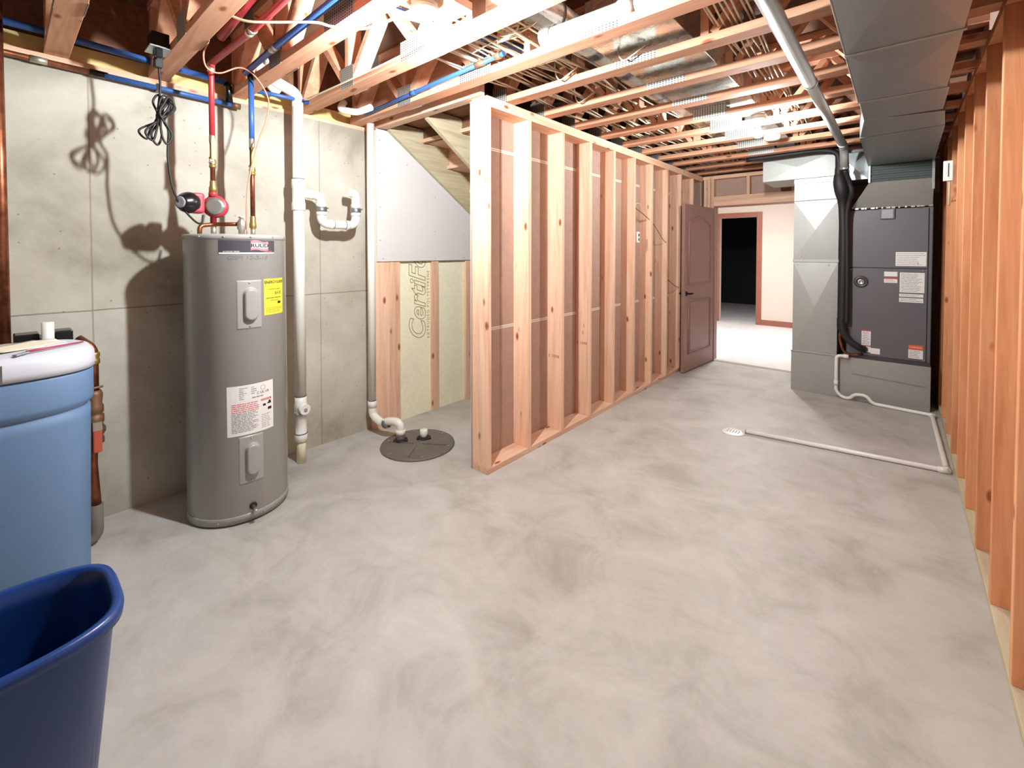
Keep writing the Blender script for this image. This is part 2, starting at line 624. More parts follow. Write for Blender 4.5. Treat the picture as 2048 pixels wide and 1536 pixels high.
lettering('lettering', 'EXTRUDED POLYSTYRENE', 0.042, lambda p: Vector((-3.2245 + p[2], 2.547 - p[1], 0.67 + p[0])), 'ink_olive', foam0, space=1.3, align='LEFT')

# partition wall of open studs
wp = structure('wall_partition', 'open stud partition beside the stairs, pink tinted pine', (-2.065, 2.057, 0))
PT = 0.14
MB().box(PX - PT, 2.057, 0, PX, 6.2, 0.038).build('bottom_plate', 'pine_y', wp, 0.002)
MB().box(PX - PT, 2.057, ZJ - 0.066, PX, 6.2, ZJ).build('top_plate', 'pine_y', wp, 0.002)
stud_ys = [2.057] + [2.477 + 0.42 * i for i in range(9)]
studs = []
for i, y0 in enumerate(stud_ys):
    studs.append(MB().box(PX - PT, y0, 0.038, PX, y0 + 0.038, ZJ - 0.066).build('stud', 'pine_z', wp, 0.0025))
pan = MB().box(PX - PT - 0.013, 2.057, 0.01, PX - PT, 6.2, ZJ - 0.01).build('drywall_sheet', 'drywall_paper', wp)
MB().box(PX - PT - 0.0145, 2.055, 0.01, PX - PT - 0.0130, 6.2, ZJ - 0.01).build('drywall_facing', 'drywall_face', pan)
tp = MB()
for zz in (2.17, 0.92):
    tp.box(PX - PT - 0.0005, 2.1, zz - 0.011, PX - PT + 0.0012, 6.1, zz - 0.002)
    tp.box(PX - PT - 0.0005, 2.1, zz + 0.002, PX - PT + 0.0012, 6.1, zz + 0.011)
tp.build('seam_tape', 'seam_white', pan)
# switch box and wires on the studs
bx = MB().box(PX - 0.05, 4.235, 1.55, PX + 0.004, 4.285, 1.66).build('switch_box', 'white_plastic', wp, 0.003)
MB().box(PX + 0.004, 4.247, 1.57, PX + 0.007, 4.273, 1.595).box(PX + 0.004, 4.247, 1.615, PX + 0.007, 4.273, 1.64).build('box_ear', 'ink_pencil', bx)
MB().tube(bez([(PX - 0.03, 4.26, 1.66), (PX - 0.02, 4.20, 1.9), (PX - 0.01, 4.3, 1.95), (PX - 0.03, 4.45, 1.86), (PX - 0.05, 4.6, 1.80)]), 0.003, 6).build('loose_wire', 'cable_cream', wp)
MB().tube(bez([(PX - 0.05, 4.25, 1.92), (PX - 0.02, 4.62, 1.78), (PX - 0.01, 4.9, 1.6), (PX - 0.01, 5.03, 1.55), (PX - 0.03, 5.02, 1.5)]), 0.003, 6).build('loose_wire', 'black_rubber', wp)
MB().tube(bez([(PX - 0.05, 5.1, 1.15), (PX - 0.02, 5.3, 1.05), (PX - 0.01, 5.43, 1.02)]), 0.003, 6).build('loose_wire', 'black_rubber', wp)
for i, (zz, txt) in enumerate(((0.62, 'E·1098'), (0.66, 'E·1098'))):
    y0 = stud_ys[2 + i]
    lettering('grade_stamp', 'E 1098', 0.034, lambda p: Vector((PX - 0.075 + p[0], y0 - 0.0007, zz + p[1])), 'stamp_brown', studs[2 + i], space=1.1)

# back wall with doorway
wb = structure('wall_back', 'framed end wall with header over the open doorway', (-1.84, YB, 0))
MB().box(-5.0, YB, 0, -2.02, YB + 0.13, 2.88).build('panel', 'drywall_paper', wb)
for x0 in (-1.99, -1.945, -1.90):
    MB().box(x0, YB, 0, x0 + 0.04, YB + 0.11, 2.42).build('stud', 'pine_z', wb, 0.002)
MB().box(-1.855, YB + 0.0, 0, -1.838, YB + 0.11, 2.06).build('jamb', 'door_brown', wb)
MB().box(-1.86, YB - 0.005, 2.06, 0.3, YB + 0.11, 2.13).build('header', 'pine_x', wb, 0.002)
MB().box(-1.86, YB - 0.002, 2.13, 0.3, YB + 0.11, 2.185).build('header', 'pine_x', wb, 0.002)
MB().box(-2.0, YB - 0.01, 2.415, 0.3, YB + 0.1, ZJ).build('top_plate', 'pine_x', wb, 0.002)
for x0 in (-1.47, -0.98, -0.6, -0.2):
    MB().box(x0, YB, 2.185, x0 + 0.038, YB + 0.09, 2.415).build('cripple_stud', 'pine_z', wb, 0.002)
MB().box(-1.86, YB + 0.092, 2.06, 0.4, YB + 0.12, 2.88).build('drywall_sheet', 'drywall_paper', wb)
MB().box(-0.80, YB, 0, 2.0, YB + 0.13, 2.06).build('panel', 'drywall_paper', wb)
MB().box(-1.85, YB - 0.006, 2.045, -0.8, YB + 0.118, 2.06).build('head_jamb', 'casing_brown', wb)

# right stud wall
wr = structure('wall_right', 'orange pine stud wall running along the room', (0.3, 3.0, 0))
MB().box(RX, 0.9, 0, RX + 0.09, YB, 0.038).build('bottom_plate', 'treated_y', wr, 0.002)
MB().box(RX, 0.9, ZJ - 0.038, RX + 0.09, YB, ZJ).build('top_plate', 'fir_z', wr, 0.002)
for i in range(12):
    y0 = 1.259 + 0.445 * i
    if y0 < YB - 0.05:
        MB().box(RX, y0, 0.038, RX + 0.09, y0 + 0.038, ZJ - 0.038).build('stud', 'fir_z', wr, 0.0025)
MB().box(RX + 0.09, -2.6, 0, RX + 0.103, YB, 2.88).build('drywall_sheet', 'drywall_paper', wr)

# ------------------------------------------------------------------ next room
YF = 9.86
wf = structure('wall_far', 'cream wall of the next room with a dark brown cased opening', (-1.5, YF, 0))
fw = MB()
fw.box(-2.13, YF, 0, 2.0, YF + 0.12, 2.5); fw.box(-5.0, YF, 0, -2.82, YF + 0.12, 2.5); fw.box(-2.82, YF, 2.15, -2.13, YF + 0.12, 2.5)
fw.build('plaster', 'cream_paint', wf)
MB().box(-2.13, YF - 0.018, 0, -2.035, YF, 2.245).build('casing', 'casing_brown', wf, 0.004)
MB().box(-2.915, YF - 0.018, 0, -2.82, YF, 2.245).build('casing', 'casing_brown', wf, 0.004)
MB().box(-2.82, YF - 0.018, 2.15, -2.13, YF, 2.245).build('casing', 'casing_brown', wf, 0.004)
MB().box(-2.035, YF - 0.014, 0, 2.0, YF, 0.11).build('baseboard', 'casing_brown', wf, 0.004)
wn = MB().box(-3.8, 6.35, 0, -3.7, YF, 2.5).build('wall_left', 'cream_paint'); st(wn)
MB().box(-5.0, 6.35, 0, -1.86, 6.352, 2.5).build('wall_near', 'cream_paint', wn)
wn2 = MB().box(1.9, 6.35, 0, 2.0, YF, 2.5).build('wall_right', 'cream_paint'); st(wn2)
cn = MB().box(-5.0, 6.34, 2.5, 2.0, 14.0, 2.55).build('ceiling', 'drywall_face'); st(cn)
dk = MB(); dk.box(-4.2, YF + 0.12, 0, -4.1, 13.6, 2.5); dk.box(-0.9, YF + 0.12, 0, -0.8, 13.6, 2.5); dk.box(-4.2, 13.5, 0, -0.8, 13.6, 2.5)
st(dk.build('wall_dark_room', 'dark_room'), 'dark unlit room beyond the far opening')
lt = thing('ceiling_light', (-1.9, 8.0, 2.5), 'round flush ceiling lamp lighting the room beyond the doorway', 'ceiling light')
MB().lathe([(0.17, 0), (0.17, -0.02), (0.15, -0.03)], (-1.9, 8.0, 2.5), (0, 0, 1), 32).build('base', 'white_plastic', lt)
MB().lathe([(0.15, -0.03), (0.145, -0.05), (0.1, -0.075), (0.001, -0.085)], (-1.9, 8.0, 2.5), (0, 0, 1), 32).build('diffuser', 'lamp_diffuser', lt)

# ================================================================== FLOOR TRUSSES
CH = 0.040
def yc(n): return 0.205 + 0.415 * n
ORD = ['first', 'second', 'third', 'fourth', 'fifth', 'sixth', 'seventh', 'eighth', 'ninth', 'tenth', 'eleventh', 'twelfth', 'thirteenth', 'fourteenth', 'fifteenth']
zb, zt = ZJ + CH, 2.88 - CH
for n in range(15):
    y = yc(n)
    x0 = -3.27 if n <= 4 else -2.14
    if n <= 4:
        lab = ORD[n] + ' pine floor truss over the concrete wall, counted from the copper pipe end'
    else:
        lab = ORD[n - 5] + ' pine floor truss crossing the partition top plate, counted from the sump pit side'
    t = thing('floor_truss', (x0, y, ZJ), lab, 'floor truss', 'open web floor trusses overhead')
    MB().box(x0, y - 0.046, ZJ, 0.9, y + 0.046, zb).build('bottom_chord', 'truss_x', t, 0.002)
    MB().box(x0, y - 0.046, zt, 0.9, y + 0.046, 2.88).build('top_chord', 'truss_x', t, 0.002)
    if n <= 4:
        zz = [(-3.22, 1, -3.22, 0), (-3.2, 0, -2.93, 1), (-2.90, 1, -2.60, 0), (-2.56, 0, -2.56, 1), (-2.52, 0, -2.22, 1), (-2.17, 1, -1.87, 0), (-1.79, 0, -1.53, 1), (-1.48, 0, -1.48, 1)]
        plates = [(-2.63, -2.48, ZJ - 0.004, ZJ + 0.125), (-2.0, -1.74, ZJ, ZJ + 0.10), (-3.0, -2.86, zt - 0.05, 2.878), (-2.26, -2.12, zt - 0.05, 2.878)]
    else:
        zz = [(-2.09, 1, -2.09, 0), (-2.05, 0, -1.80, 1), (-1.75, 1, -1.50, 0), (-1.46, 0, -1.46, 1)]
        plates = [(-2.12, -1.99, ZJ, ZJ + 0.11), (-1.83, -1.72, zt - 0.05, 2.878)]
    if n != 4:
        zz += [(-0.72, 0, -0.72, 1), (-0.68, 0, -0.42, 1), (-0.37, 1, -0.1, 0), (-0.02, 0, 0.25, 1)]
    else:
        zz += [(0.1, 0, 0.1, 1), (0.14, 0, 0.4, 1)]
    for (xa, a, xb, b_) in zz:
        MB().bar((xa, y, zt if a else zb), (xb, y, zt if b_ else zb), 0.088, 0.038).build('web', 'truss_x' if xa != xb else 'truss_z', t)
    plates.append((-1.20, -0.96, ZJ + 0.001, ZJ + (0.039 if n < 8 else 0.075)))
    for (xa, xb, za, zc) in plates:
        for sgn in (-1, 1):
            MB().box(xa, y + sgn * 0.0465 - 0.0006, za, xb, y + sgn * 0.0465 + 0.0006, zc).build('nail_plate', 'nail_plate', t)
# stair opening header
hd = thing('header_beam', (-3.2, 2.055, ZJ), 'pine header beam across the stair opening above the white pipe', 'beam')
MB().box(-3.27, 2.018, ZJ - 0.002, -2.02, 2.055, 2.88).build('ply', 'pine_x', hd, 0.002)
MB().box(-3.27, 2.056, ZJ - 0.002, -2.14, 2.093, 2.88).build('ply', 'pine_x', hd, 0.002)

# ================================================================== STAIRCASE
sr = thing('staircase', (-2.67, 2.1, 2.44), 'open underside of the wooden stairs with pale green treated stringers', 'stairs')
RN, RS = 0.287, 0.189
def stringer(x0, x1):
    pts = [(2.10, 2.448), (2.10, 2.465), (2.13, 2.52), (2.442, 2.52)]
    yy, zz = 2.442, 2.52
    zz -= 0.112 if False else RS * 0.6
    pts.append((yy, zz))
    for k in range(12):
        yy += RN; pts.append((yy, zz)); zz -= RS
        if zz < 0.02: break
        pts.append((yy, zz))
    pts.append((yy, 0.0)); pts.append((yy - 0.15, 0.0))
    mb = MB().prism(pts, 'x', x0, x1)
    return mb.build('stringer', 'treated_y', sr, 0.002)
stringer(-3.187, -3.149); stringer(-2.69, -2.652); stringer(-2.20, -2.162)
zz = 2.52 - RS * 0.6
for k in range(12):
    y0 = 2.442 + RN * k
    z0 = zz - RS * k
    if z0 < 0.1: break
    MB().box(-3.187, y0 - 0.02, z0, -2.16, y0 + RN + 0.0, z0 + 0.03).build('tread', 'pine_x', sr, 0.002)
    MB().box(-3.187, y0 + RN, z0 - RS + 0.03, -2.16, y0 + RN + 0.018, z0 + 0.03).build('riser', 'pine_x', sr)
MB().box(-3.187, 2.442, 2.40, -2.16, 2.46, 2.88).build('riser', 'darkwood', sr)
MB().box(-3.187, 2.10, 2.53, -2.16, 2.45, 2.55).build('landing_board', 'darkwood', sr)

# ================================================================== LIGHTS
def bulb_fixture(loc, lab, bmat, grp):
    x, y, z = loc
    t = thing('light_fixture', loc, lab, 'light fixture', grp)
    MB().lathe([(0.055, 0.035), (0.055, 0.0), (0.05, 0.0)], (x, y, z), (0, 0, 1), 24).build('ceiling_box', 'galvanised_dull', t)
    MB().lathe([(0.062, 0), (0.062, -0.012), (0.052, -0.022), (0.034, -0.026), (0.03, -0.04), (0.022, -0.042)], (x, y, z), (0, 0, 1), 32).build('lampholder', 'porcelain', t)
    MB().lathe([(0.0135, -0.04), (0.0135, -0.055), (0.016, -0.062), (0.022, -0.076), (0.0285, -0.094), (0.030, -0.108), (0.0265, -0.124), (0.017, -0.135), (0.001, -0.1385)], (x, y, z), (0, 0, 1), 20).build('bulb', bmat, t)
bulb_fixture((-1.50, 1.172, 2.464), 'bare glowing bulb in a white lampholder above the water heater side', 'bulb_near', 'bare bulb lampholders')
bulb_fixture((-0.815, 3.77, 2.455), 'bare glowing bulb in a white lampholder before the furnace ducts', 'bulb_far', 'bare bulb lampholders')
bk = MB().box(-1.59, 1.082, 2.50, -1.41, 1.36, 2.538).build('blocking_board', 'pine_y', None, 0.002, org=(-1.52, 1.2, 2.54)); tag(bk, 'short pine blocking board holding the near bulb between two trusses', 'board')
sd = thing('smoke_detector', (-0.84, 4.43, 2.46), 'white round smoke detector beside the far bulb', 'smoke detector')
MB().lathe([(0.065, 0), (0.065, -0.012), (0.055, -0.035), (0.02, -0.04), (0.001, -0.04)], (-0.84, 4.40, 2.46), (0, 0, 1), 24).build('case', 'white_plastic', sd)

# ================================================================== WATER HEATER
HX, HY, HR, HH = -2.866, 0.887, 0.248, 1.552
wh = thing('water_heater', (HX, HY, 0), 'tall grey electric water heater standing by the concrete wall', 'water heater')
def cyl(lift=0.0, zoff=0.0, uoff=0.0):
    # u metres along the surface (deg from +X counterclockwise), v height
    return lambda p: Vector((HX + (HR + lift + p[2]) * math.cos((p[0] + uoff) / HR), HY + (HR + lift + p[2]) * math.sin((p[0] + uoff) / HR), p[1] + zoff))
MB().lathe([(HR - 0.004, 0.012), (HR, 0.02), (HR, HH - 0.026), (HR + 0.001, HH - 0.025)], (HX, HY, 0), (0, 0, 1), 96).build('jacket', 'heater_grey', wh)
MB().lathe([(HR - 0.03, 0.0), (HR - 0.03, 0.014), (HR + 0.003, 0.012), (HR + 0.004, 0.045), (HR + 0.001, 0.05)], (HX, HY, 0), (0, 0, 1), 96).build('base_ring', 'heater_grey', wh)
MB().lathe([(HR + 0.001, HH - 0.027), (HR + 0.004, HH - 0.025), (HR + 0.004, HH - 0.006), (HR - 0.002, HH), (HR - 0.05, HH + 0.002), (0.001, HH + 0.006)], (HX, HY, 0), (0, 0, 1), 96).build('top_cap', 'heater_grey', wh)
sc = MB()
for dg_ in (-58, -30, -2, 26, 54):
    a = math.radians(dg_)
    sc.lathe([(0.005, 0), (0.005, 0.003), (0.002, 0.005)], (HX + (HR + 0.004) * math.cos(a), HY + (HR + 0.004) * math.sin(a), HH - 0.014), (math.cos(a), math.sin(a), 0), 8)
for dg_ in (-40, 10, 50):
    a = math.radians(dg_)
    sc.lathe([(0.004, 0), (0.004, 0.003)], (HX + (HR + 0.004) * math.cos(a), HY + (HR + 0.004) * math.sin(a), 0.03), (math.cos(a), math.sin(a), 0), 8)
sc.build('screw', 'steel_screw', wh)
D2U = math.pi / 180 * HR
def cover(z0, z1, a0, a1):
    mp = cyl()
    u0, u1 = a0 * D2U, a1 * D2U
    # thin plate with a raised rounded blister
    NU, NV = 28, 60
    vs = []; fs = []
    cu_, cv_ = (u0 + u1) / 2, (z0 + z1) / 2
    hw, hh = 0.030, (z1 - z0) / 2 - 0.045
    for i in range(NU + 1):
        for j in range(NV + 1):
            u = u0 + (u1 - u0) * i / NU; v_ = z0 + (z1 - z0) * j / NV
            du = abs(u - cu_ - 0.004); dv = max(0, abs(v_ - cv_) - (hh - hw))
            d = math.hypot(du, dv)
            tt = min(1, max(0, (hw + 0.006 - d) / 0.012)); h = 0.024 * tt * tt * (3 - 2 * tt)
            edge = min(i, NU - i, j, NV - j)
            vs.append(mp((u, v_, 0.0045 + h if edge > 0 else 0.0)))
    for i in range(NU):
        for j in range(NV):
            a = i * (NV + 1) + j
            fs.append((a, a + NV + 1, a + NV + 2, a + 1))
    mb = MB(); mb.add(vs, fs, True)
    c_ = mb.build('access_panel', 'heater_grey', wh, fix=False)
    s_ = MB()
    for zq in (z0 + 0.014, z1 - 0.014):
        a = cu_ / HR
        s_.lathe([(0.0045, 0.004), (0.0045, 0.0075), (0.002, 0.009)], (HX + HR * math.cos(a), HY + HR * math.sin(a), zq), (math.cos(a), math.sin(a), 0), 8)
    s_.build('screw', 'steel_screw', c_)
    return c_
cover(1.046, 1.306, -18, 10)
cover(0.215, 0.470, -18, 10)
# name plate
mp = cyl()
A = -36 * D2U; B = 29.3 * D2U
npz0, npz1 = 1.447, 1.520
pl = rects([(A, npz0, B, npz1)], mp, 'name_plate', 'label_dark', wh, 0.0012); 
rects([(A + 0.003, npz0 + 0.001, B - 0.003, npz0 + 0.008)], mp, 'stripe', 'paper_white', pl, 0.0018)
fv = []; ff = []
# wavy flag
K = 16; u0, u1 = -0.008, 0.085
for i in range(K + 1):
    t_ = i / K; wv = 0.004 * math.sin(t_ * 2 * math.pi)
    u = u0 + (u1 - u0) * t_
    fv += [mp((u, 1.466 + wv, 0.0018)), mp((u, 1.516 + wv, 0.0018))]
ff = [(2 * i, 2 * i + 2, 2 * i + 3, 2 * i + 1) for i in range(K)]
mb = MB(); mb.add(fv, ff); mb.build('logo_flag', 'logo_pink', pl, fix=False)
fv = []
for i in range(K + 1):
    t_ = i / K; wv = 0.003 * math.sin(t_ * 2 * math.pi)
    u = u0 + 0.003 + (u1 - u0 - 0.006) * t_
    fv += [mp((u, 1.4775 + wv * 0.6, 0.0022)), mp((u, 1.5045 + wv * 0.6, 0.0022))]
mb = MB(); mb.add(fv, ff); mb.build('logo_band', 'logo_white', pl, fix=False)
lettering('lettering', 'RUUD', 0.0265, lambda p: mp((p[0] * 1.28 + 0.0385, p[1] + 1.491, 0.0027)), 'ink_black', pl, offset=0.0009)
lettering('lettering', 'ACHIEVER SERIES', 0.009, lambda p: mp((p[0] * 1.1 - 0.098, p[1] + 1.4595, 0.002)), 'paper_white', pl)
lettering('lettering', 'ELECTRIC', 0.009, lambda p: mp((p[0] * 1.2 + 0.088, p[1] + 1.4595, 0.002)), 'logo_pink', pl)
lettering('handwriting', 'GSM 12-3-18', 0.032, lambda p: mp((p[0] * 1.15 - 0.02, p[1] + 1.425, 0.0006)), 'ink_pencil', wh, fill=False, outline=0.0004, shear=0.2)
# yellow energy label
A, B = 13.2 * D2U, 47 * D2U
el = rects([(A, 1.109, B, 1.309)], mp, 'energy_label', 'paper_yellow', wh, 0.001)
lettering('lettering', 'ENERGYGUIDE', 0.021, lambda p: mp((p[0] + (A + B) / 2, p[1] + 1.289, 0.0016)), 'ink_black', el, offset=0.0006)
lettering('lettering', '$438', 0.026, lambda p: mp((p[0] + (A + B) / 2 + 0.022, p[1] + 1.227, 0.0016)), 'ink_black', el)
rects([((A + B) / 2 + 0.02, 1.166, (A + B) / 2 + 0.045, 1.18)], mp, 'print', 'ink_black', el, 0.0016)
rects(textlines(A + 0.012, 1.118, B - 0.012, 1.15, 4, 0.3, 3) + textlines(A + 0.03, 1.245, B - 0.025, 1.255, 1, 0.5, 4) + textlines(A + 0.012, 1.197, B - 0.02, 1.206, 1, 0.7, 5, 0.1) + textlines(A + 0.04, 1.182, B - 0.02, 1.192, 1, 0.4, 6) + textlines(A + 0.006, 1.266, B - 0.01, 1.27, 1, 0.3, 8, 0.1), mp, 'print', 'ink_olive', el, 0.0015)
# white instruction label
A, B = -29.4 * D2U, 24.2 * D2U
wlb = rects([(A, 0.479, B, 0.746)], mp, 'instruction_label', 'paper_white', wh, 0.001)
L_ = B - A
rects(textlines(A + 0.02, 0.495, A + L_ * 0.64, 0.60, 13, 0.5, 11, 0.25), mp, 'print', 'ink_grey', wlb, 0.0015)
rects(textlines(A + 0.02, 0.60, A + L_ * 0.64, 0.652, 5, 0.5, 12, 0.1), mp, 'print', 'logo_pink', wlb, 0.0015)
rects(textlines(A + L_ * 0.70, 0.492, B - 0.015, 0.57, 8, 0.45, 13, 0.3), mp, 'print', 'ink_faint', wlb, 0.0015)
rects(textlines(A + L_ * 0.24, 0.668, A + L_ * 0.42, 0.735, 7, 0.4, 14, 0.6) + textlines(A + L_ * 0.48, 0.69, A + L_ * 0.6, 0.735, 4, 0.4, 15, 0.5) + textlines(A + L_ * 0.5, 0.668, A + L_ * 0.76, 0.676, 1, 0.8, 16, 0.05), mp, 'print', 'ink_grey', wlb, 0.0015)
rects([(A + L_ * 0.69, 0.642, B - 0.014, 0.653)], mp, 'red_strip', 'ink_red', wlb, 0.0015)
lettering('lettering', 'DANGER', 0.012, lambda p: mp((p[0] + B - 0.045, p[1] + 0.6475, 0.002)), 'paper_white', wlb)
lettering('lettering', 'C UL US', 0.018, lambda p: mp((p[0] + A + L_ * 0.74, p[1] + 0.692, 0.002)), 'ink_black', wlb)
mb = MB(); mb.tube([mp((A + L_ * 0.74 + 0.012 * math.cos(q), 0.717 + 0.012 * math.sin(q), 0.0016)) for q in [2 * math.pi * i / 20 for i in range(20)]], 0.0008, 4, closed=True)
mb.build('print', 'ink_grey', wlb)
rects([(B - 0.062, 0.612, B - 0.046, 0.624), (B - 0.036, 0.618, B - 0.014, 0.626), (B - 0.030, 0.626, B - 0.016, 0.636), (B - 0.034, 0.585, B - 0.012, 0.600)], mp, 'pictogram', 'ink_black', wlb, 0.0015)
# drain valve, nipples
a = math.radians(-3)
ca, sa = math.cos(a), math.sin(a)
MB().lathe([(0.019, -0.002), (0.019, 0.004), (0.012, 0.004)], (HX + HR * ca, HY + HR * sa, 0.085), (ca, sa, 0), 16).build('drain_grommet', 'black_rubber', wh)
dv = MB(); dv.lathe([(0.008, 0), (0.008, 0.03), (0.012, 0.03), (0.012, 0.05), (0.009, 0.055)], (HX + HR * ca, HY + HR * sa, 0.083), (ca, sa, -0.25), 12)
dv.build('drain_valve', 'solder', wh)

# hot side: pump on top of the heater, copper riser, valve, red pipe
def valve(parent, x, y, z, col, body='brass'):
    vb = MB().lathe([(0.014, -0.03), (0.018, -0.028), (0.018, -0.016), (0.0145, -0.014), (0.019, 0), (0.0145, 0.014), (0.018, 0.016), (0.018, 0.028), (0.014, 0.03)], (x, y, z), (0, 0, 1), 12).build('ball_valve', body, parent)
    MB().box(x + 0.014, y - 0.02, z + 0.004, x + 0.034, y - 0.002, z + 0.012).lathe([(0.007, 0), (0.007, 0.02)], (x + 0.012, y - 0.01, z + 0.0), (0.9, -0.4, 0), 8).build('stem_nut', 'solder', vb)
    MB().box(x + 0.030, y - 0.017, z + 0.01, x + 0.042, y + 0.008, z + 0.125).build('lever', col, vb, 0.004)
    return vb
hp = thing('hot_water_riser', (-2.89, 0.783, HH), 'copper and red pipe rising from the heater pump with a yellow valve lever', 'pipe')
x, y = -2.89, 0.783
ZU = 2.08
MB().lathe([(0.0145, 1.79), (0.02, 1.79), (0.02, 1.81), (0.0155, 1.83), (0.0155, 1.85), (0.0125, 1.855)], (x, y, 0), (0, 0, 1), 16).build('adapter', 'brass', hp)
MB().tube([(x, y, 1.84), (x, y, ZU)], 0.0125, 16).build('copper_pipe', 'copper', hp)
valve(hp, x, y, 1.955, 'valve_yellow')
MB().lathe([(0.0145, 2.06), (0.016, 2.065), (0.016, 2.10), (0.0145, 2.105)], (x, y, 0), (0, 0, 1), 14).build('crimp_ring', 'solder', hp)
MB().tube(fillet([(x, y, 2.09), (x, y, 2.475), (x + 0.03, y - 0.0, 2.50)], 0.03), 0.0145, 14).build('red_riser', 'pex_red', hp)
MB().lathe([(0.017, 2.455), (0.019, 2.46), (0.019, 2.50), (0.016, 2.505)], (x, y, 0), (0, 0, 1), 14).build('elbow', 'solder', hp)
rr_ = MB().tube([(x, y, 2.50), (-2.35, y + 0.02, 2.51), (-1.2, y + 0.02, 2.54)], 0.0165, 14).build('red_run', 'pex_red', hp)
MB().lathe([(0.02, -0.03), (0.02, -0.01), (0.0165, -0.01), (0.0165, 0.01), (0.02, 0.01), (0.02, 0.03)], (-2.35, y + 0.02, 2.51), (1, 0, 0.02), 14).build('coupling', 'solder', rr_)

cp = thing('cold_water_riser', (-2.89, 0.984, HH), 'copper and blue pipe rising from the heater beside the orange wire', 'pipe')
x, y = -2.89, 0.984
MB().lathe([(0.013, HH), (0.013, HH + 0.045)], (x, y, 0), (0, 0, 1), 14).build('nipple', 'solder', cp)
MB().lathe([(0.014, 1.597), (0.019, 1.6), (0.019, 1.615), (0.0155, 1.64), (0.0155, 1.665), (0.0125, 1.67)], (x, y, 0), (0, 0, 1), 14).build('adapter', 'brass', cp)
MB().tube([(x, y, 1.65), (x, y, 2.07)], 0.0125, 16).build('copper_pipe', 'copper', cp)
valve(cp, x, y, 1.94, 'valve_yellow')
MB().lathe([(0.0145, 2.07), (0.016, 2.075), (0.016, 2.12), (0.0145, 2.125)], (x, y, 0), (0, 0, 1), 14).build('crimp_ring', 'solder', cp)
MB().tube([(x, y, 2.06), (x, y, 2.475)], 0.0145, 14).build('blue_riser', 'pex_blue', cp)
MB().lathe([(0.017, 2.465), (0.019, 2.47), (0.019, 2.51), (0.016, 2.515)], (x, y, 0), (0, 0, 1), 14).build('elbow', 'black_gloss', cp)
br_ = MB().tube([(x, y - 0.03, 2.50), (-2.45, y - 0.04, 2.51), (-1.3, y - 0.04, 2.53)], 0.0165, 14).build('blue_run', 'pex_blue', cp)
MB().lathe([(0.02, -0.03), (0.02, -0.01), (0.0165, -0.01), (0.0165, 0.01), (0.02, 0.01), (0.02, 0.03)], (-2.45, y - 0.04, 2.51), (1, 0, 0.02), 14).build('coupling', 'solder', br_)

pm = thing('circulation_pump', (-2.89, 0.783, 1.56), 'red and black circulation pump on top of the water heater', 'pump')
px_, py_, pz_ = -2.885, 0.783, 1.715
MB().lathe([(0.028, -0.03), (0.058, -0.028), (0.062, -0.01), (0.062, 0.012), (0.05, 0.022)], (px_ , py_ + 0.01, pz_ - 0.005), (0.9, -0.43, 0.05), 24).build('volute', 'pump_red', pm)
MB().lathe([(0.048, 0.0), (0.048, 0.004), (0.03, 0.006)], (px_ + 0.022, py_ , pz_ - 0.004), (0.9, -0.43, 0.05), 24).build('face_plate', 'pump_plate', pm)
MB().box(px_ - 0.045, py_ - 0.105, pz_ - 0.048, px_ + 0.035, py_ - 0.048, pz_ + 0.062).build('motor_housing', 'pump_red', pm, 0.014, seg=3)
bh = MB().lathe([(0.056, 0.0), (0.058, 0.02), (0.05, 0.045), (0.038, 0.062), (0.034, 0.07)], (px_ - 0.004, py_ - 0.102, pz_ + 0.008), (0.55, -0.8, -0.05), 28).build('motor_cap', 'black_gloss', pm)
MB().lathe([(0.030, 0.0), (0.031, 0.003), (0.024, 0.005), (0.012, 0.003), (0.001, 0.003)], (px_ - 0.004 + 0.57 * 0.07, py_ - 0.102 - 0.82 * 0.07, pz_ + 0.0045), (0.57, -0.82, -0.05), 24).build('cap_badge', 'tag_grey', bh)
MB().lathe([(0.016, 1.60), (0.016, 1.66), (0.022, 1.66), (0.022, 1.68)], (px_ - 0.005, py_, 0), (0, 0, 1), 14).build('lower_flange', 'pump_red', pm)
MB().lathe([(0.022, 1.765), (0.022, 1.785), (0.017, 1.795)], (px_ - 0.005, py_, 0), (0, 0, 1), 14).build('upper_flange', 'pump_red', pm)
MB().lathe([(0.014, HH), (0.014, 1.60)], (px_ - 0.005, py_, 0), (0, 0, 1), 14).build('nipple', 'solder', pm)
MB().tube(fillet([(px_ + 0.01, py_ - 0.07, HH + 0.002), (px_ + 0.01, py_ - 0.07, 1.60), (px_ - 0.005, py_, 1.612), (px_ + 0.10, py_ + 0.085, 1.612)], 0.03), 0.0115, 12).build('branch_pipe', 'copper', pm)
tpv = MB().lathe([(0.016, HH), (0.016, 1.58), (0.022, 1.585), (0.022, 1.625), (0.014, 1.635), (0.008, 1.65)], (px_ + 0.12, py_ + 0.10, 0), (0, 0, 1), 12).build('relief_valve', 'solder', pm)
MB().box(px_ + 0.10, py_ + 0.09, 1.648, px_ + 0.135, py_ + 0.11, 1.653).build('lever', 'solder', tpv)

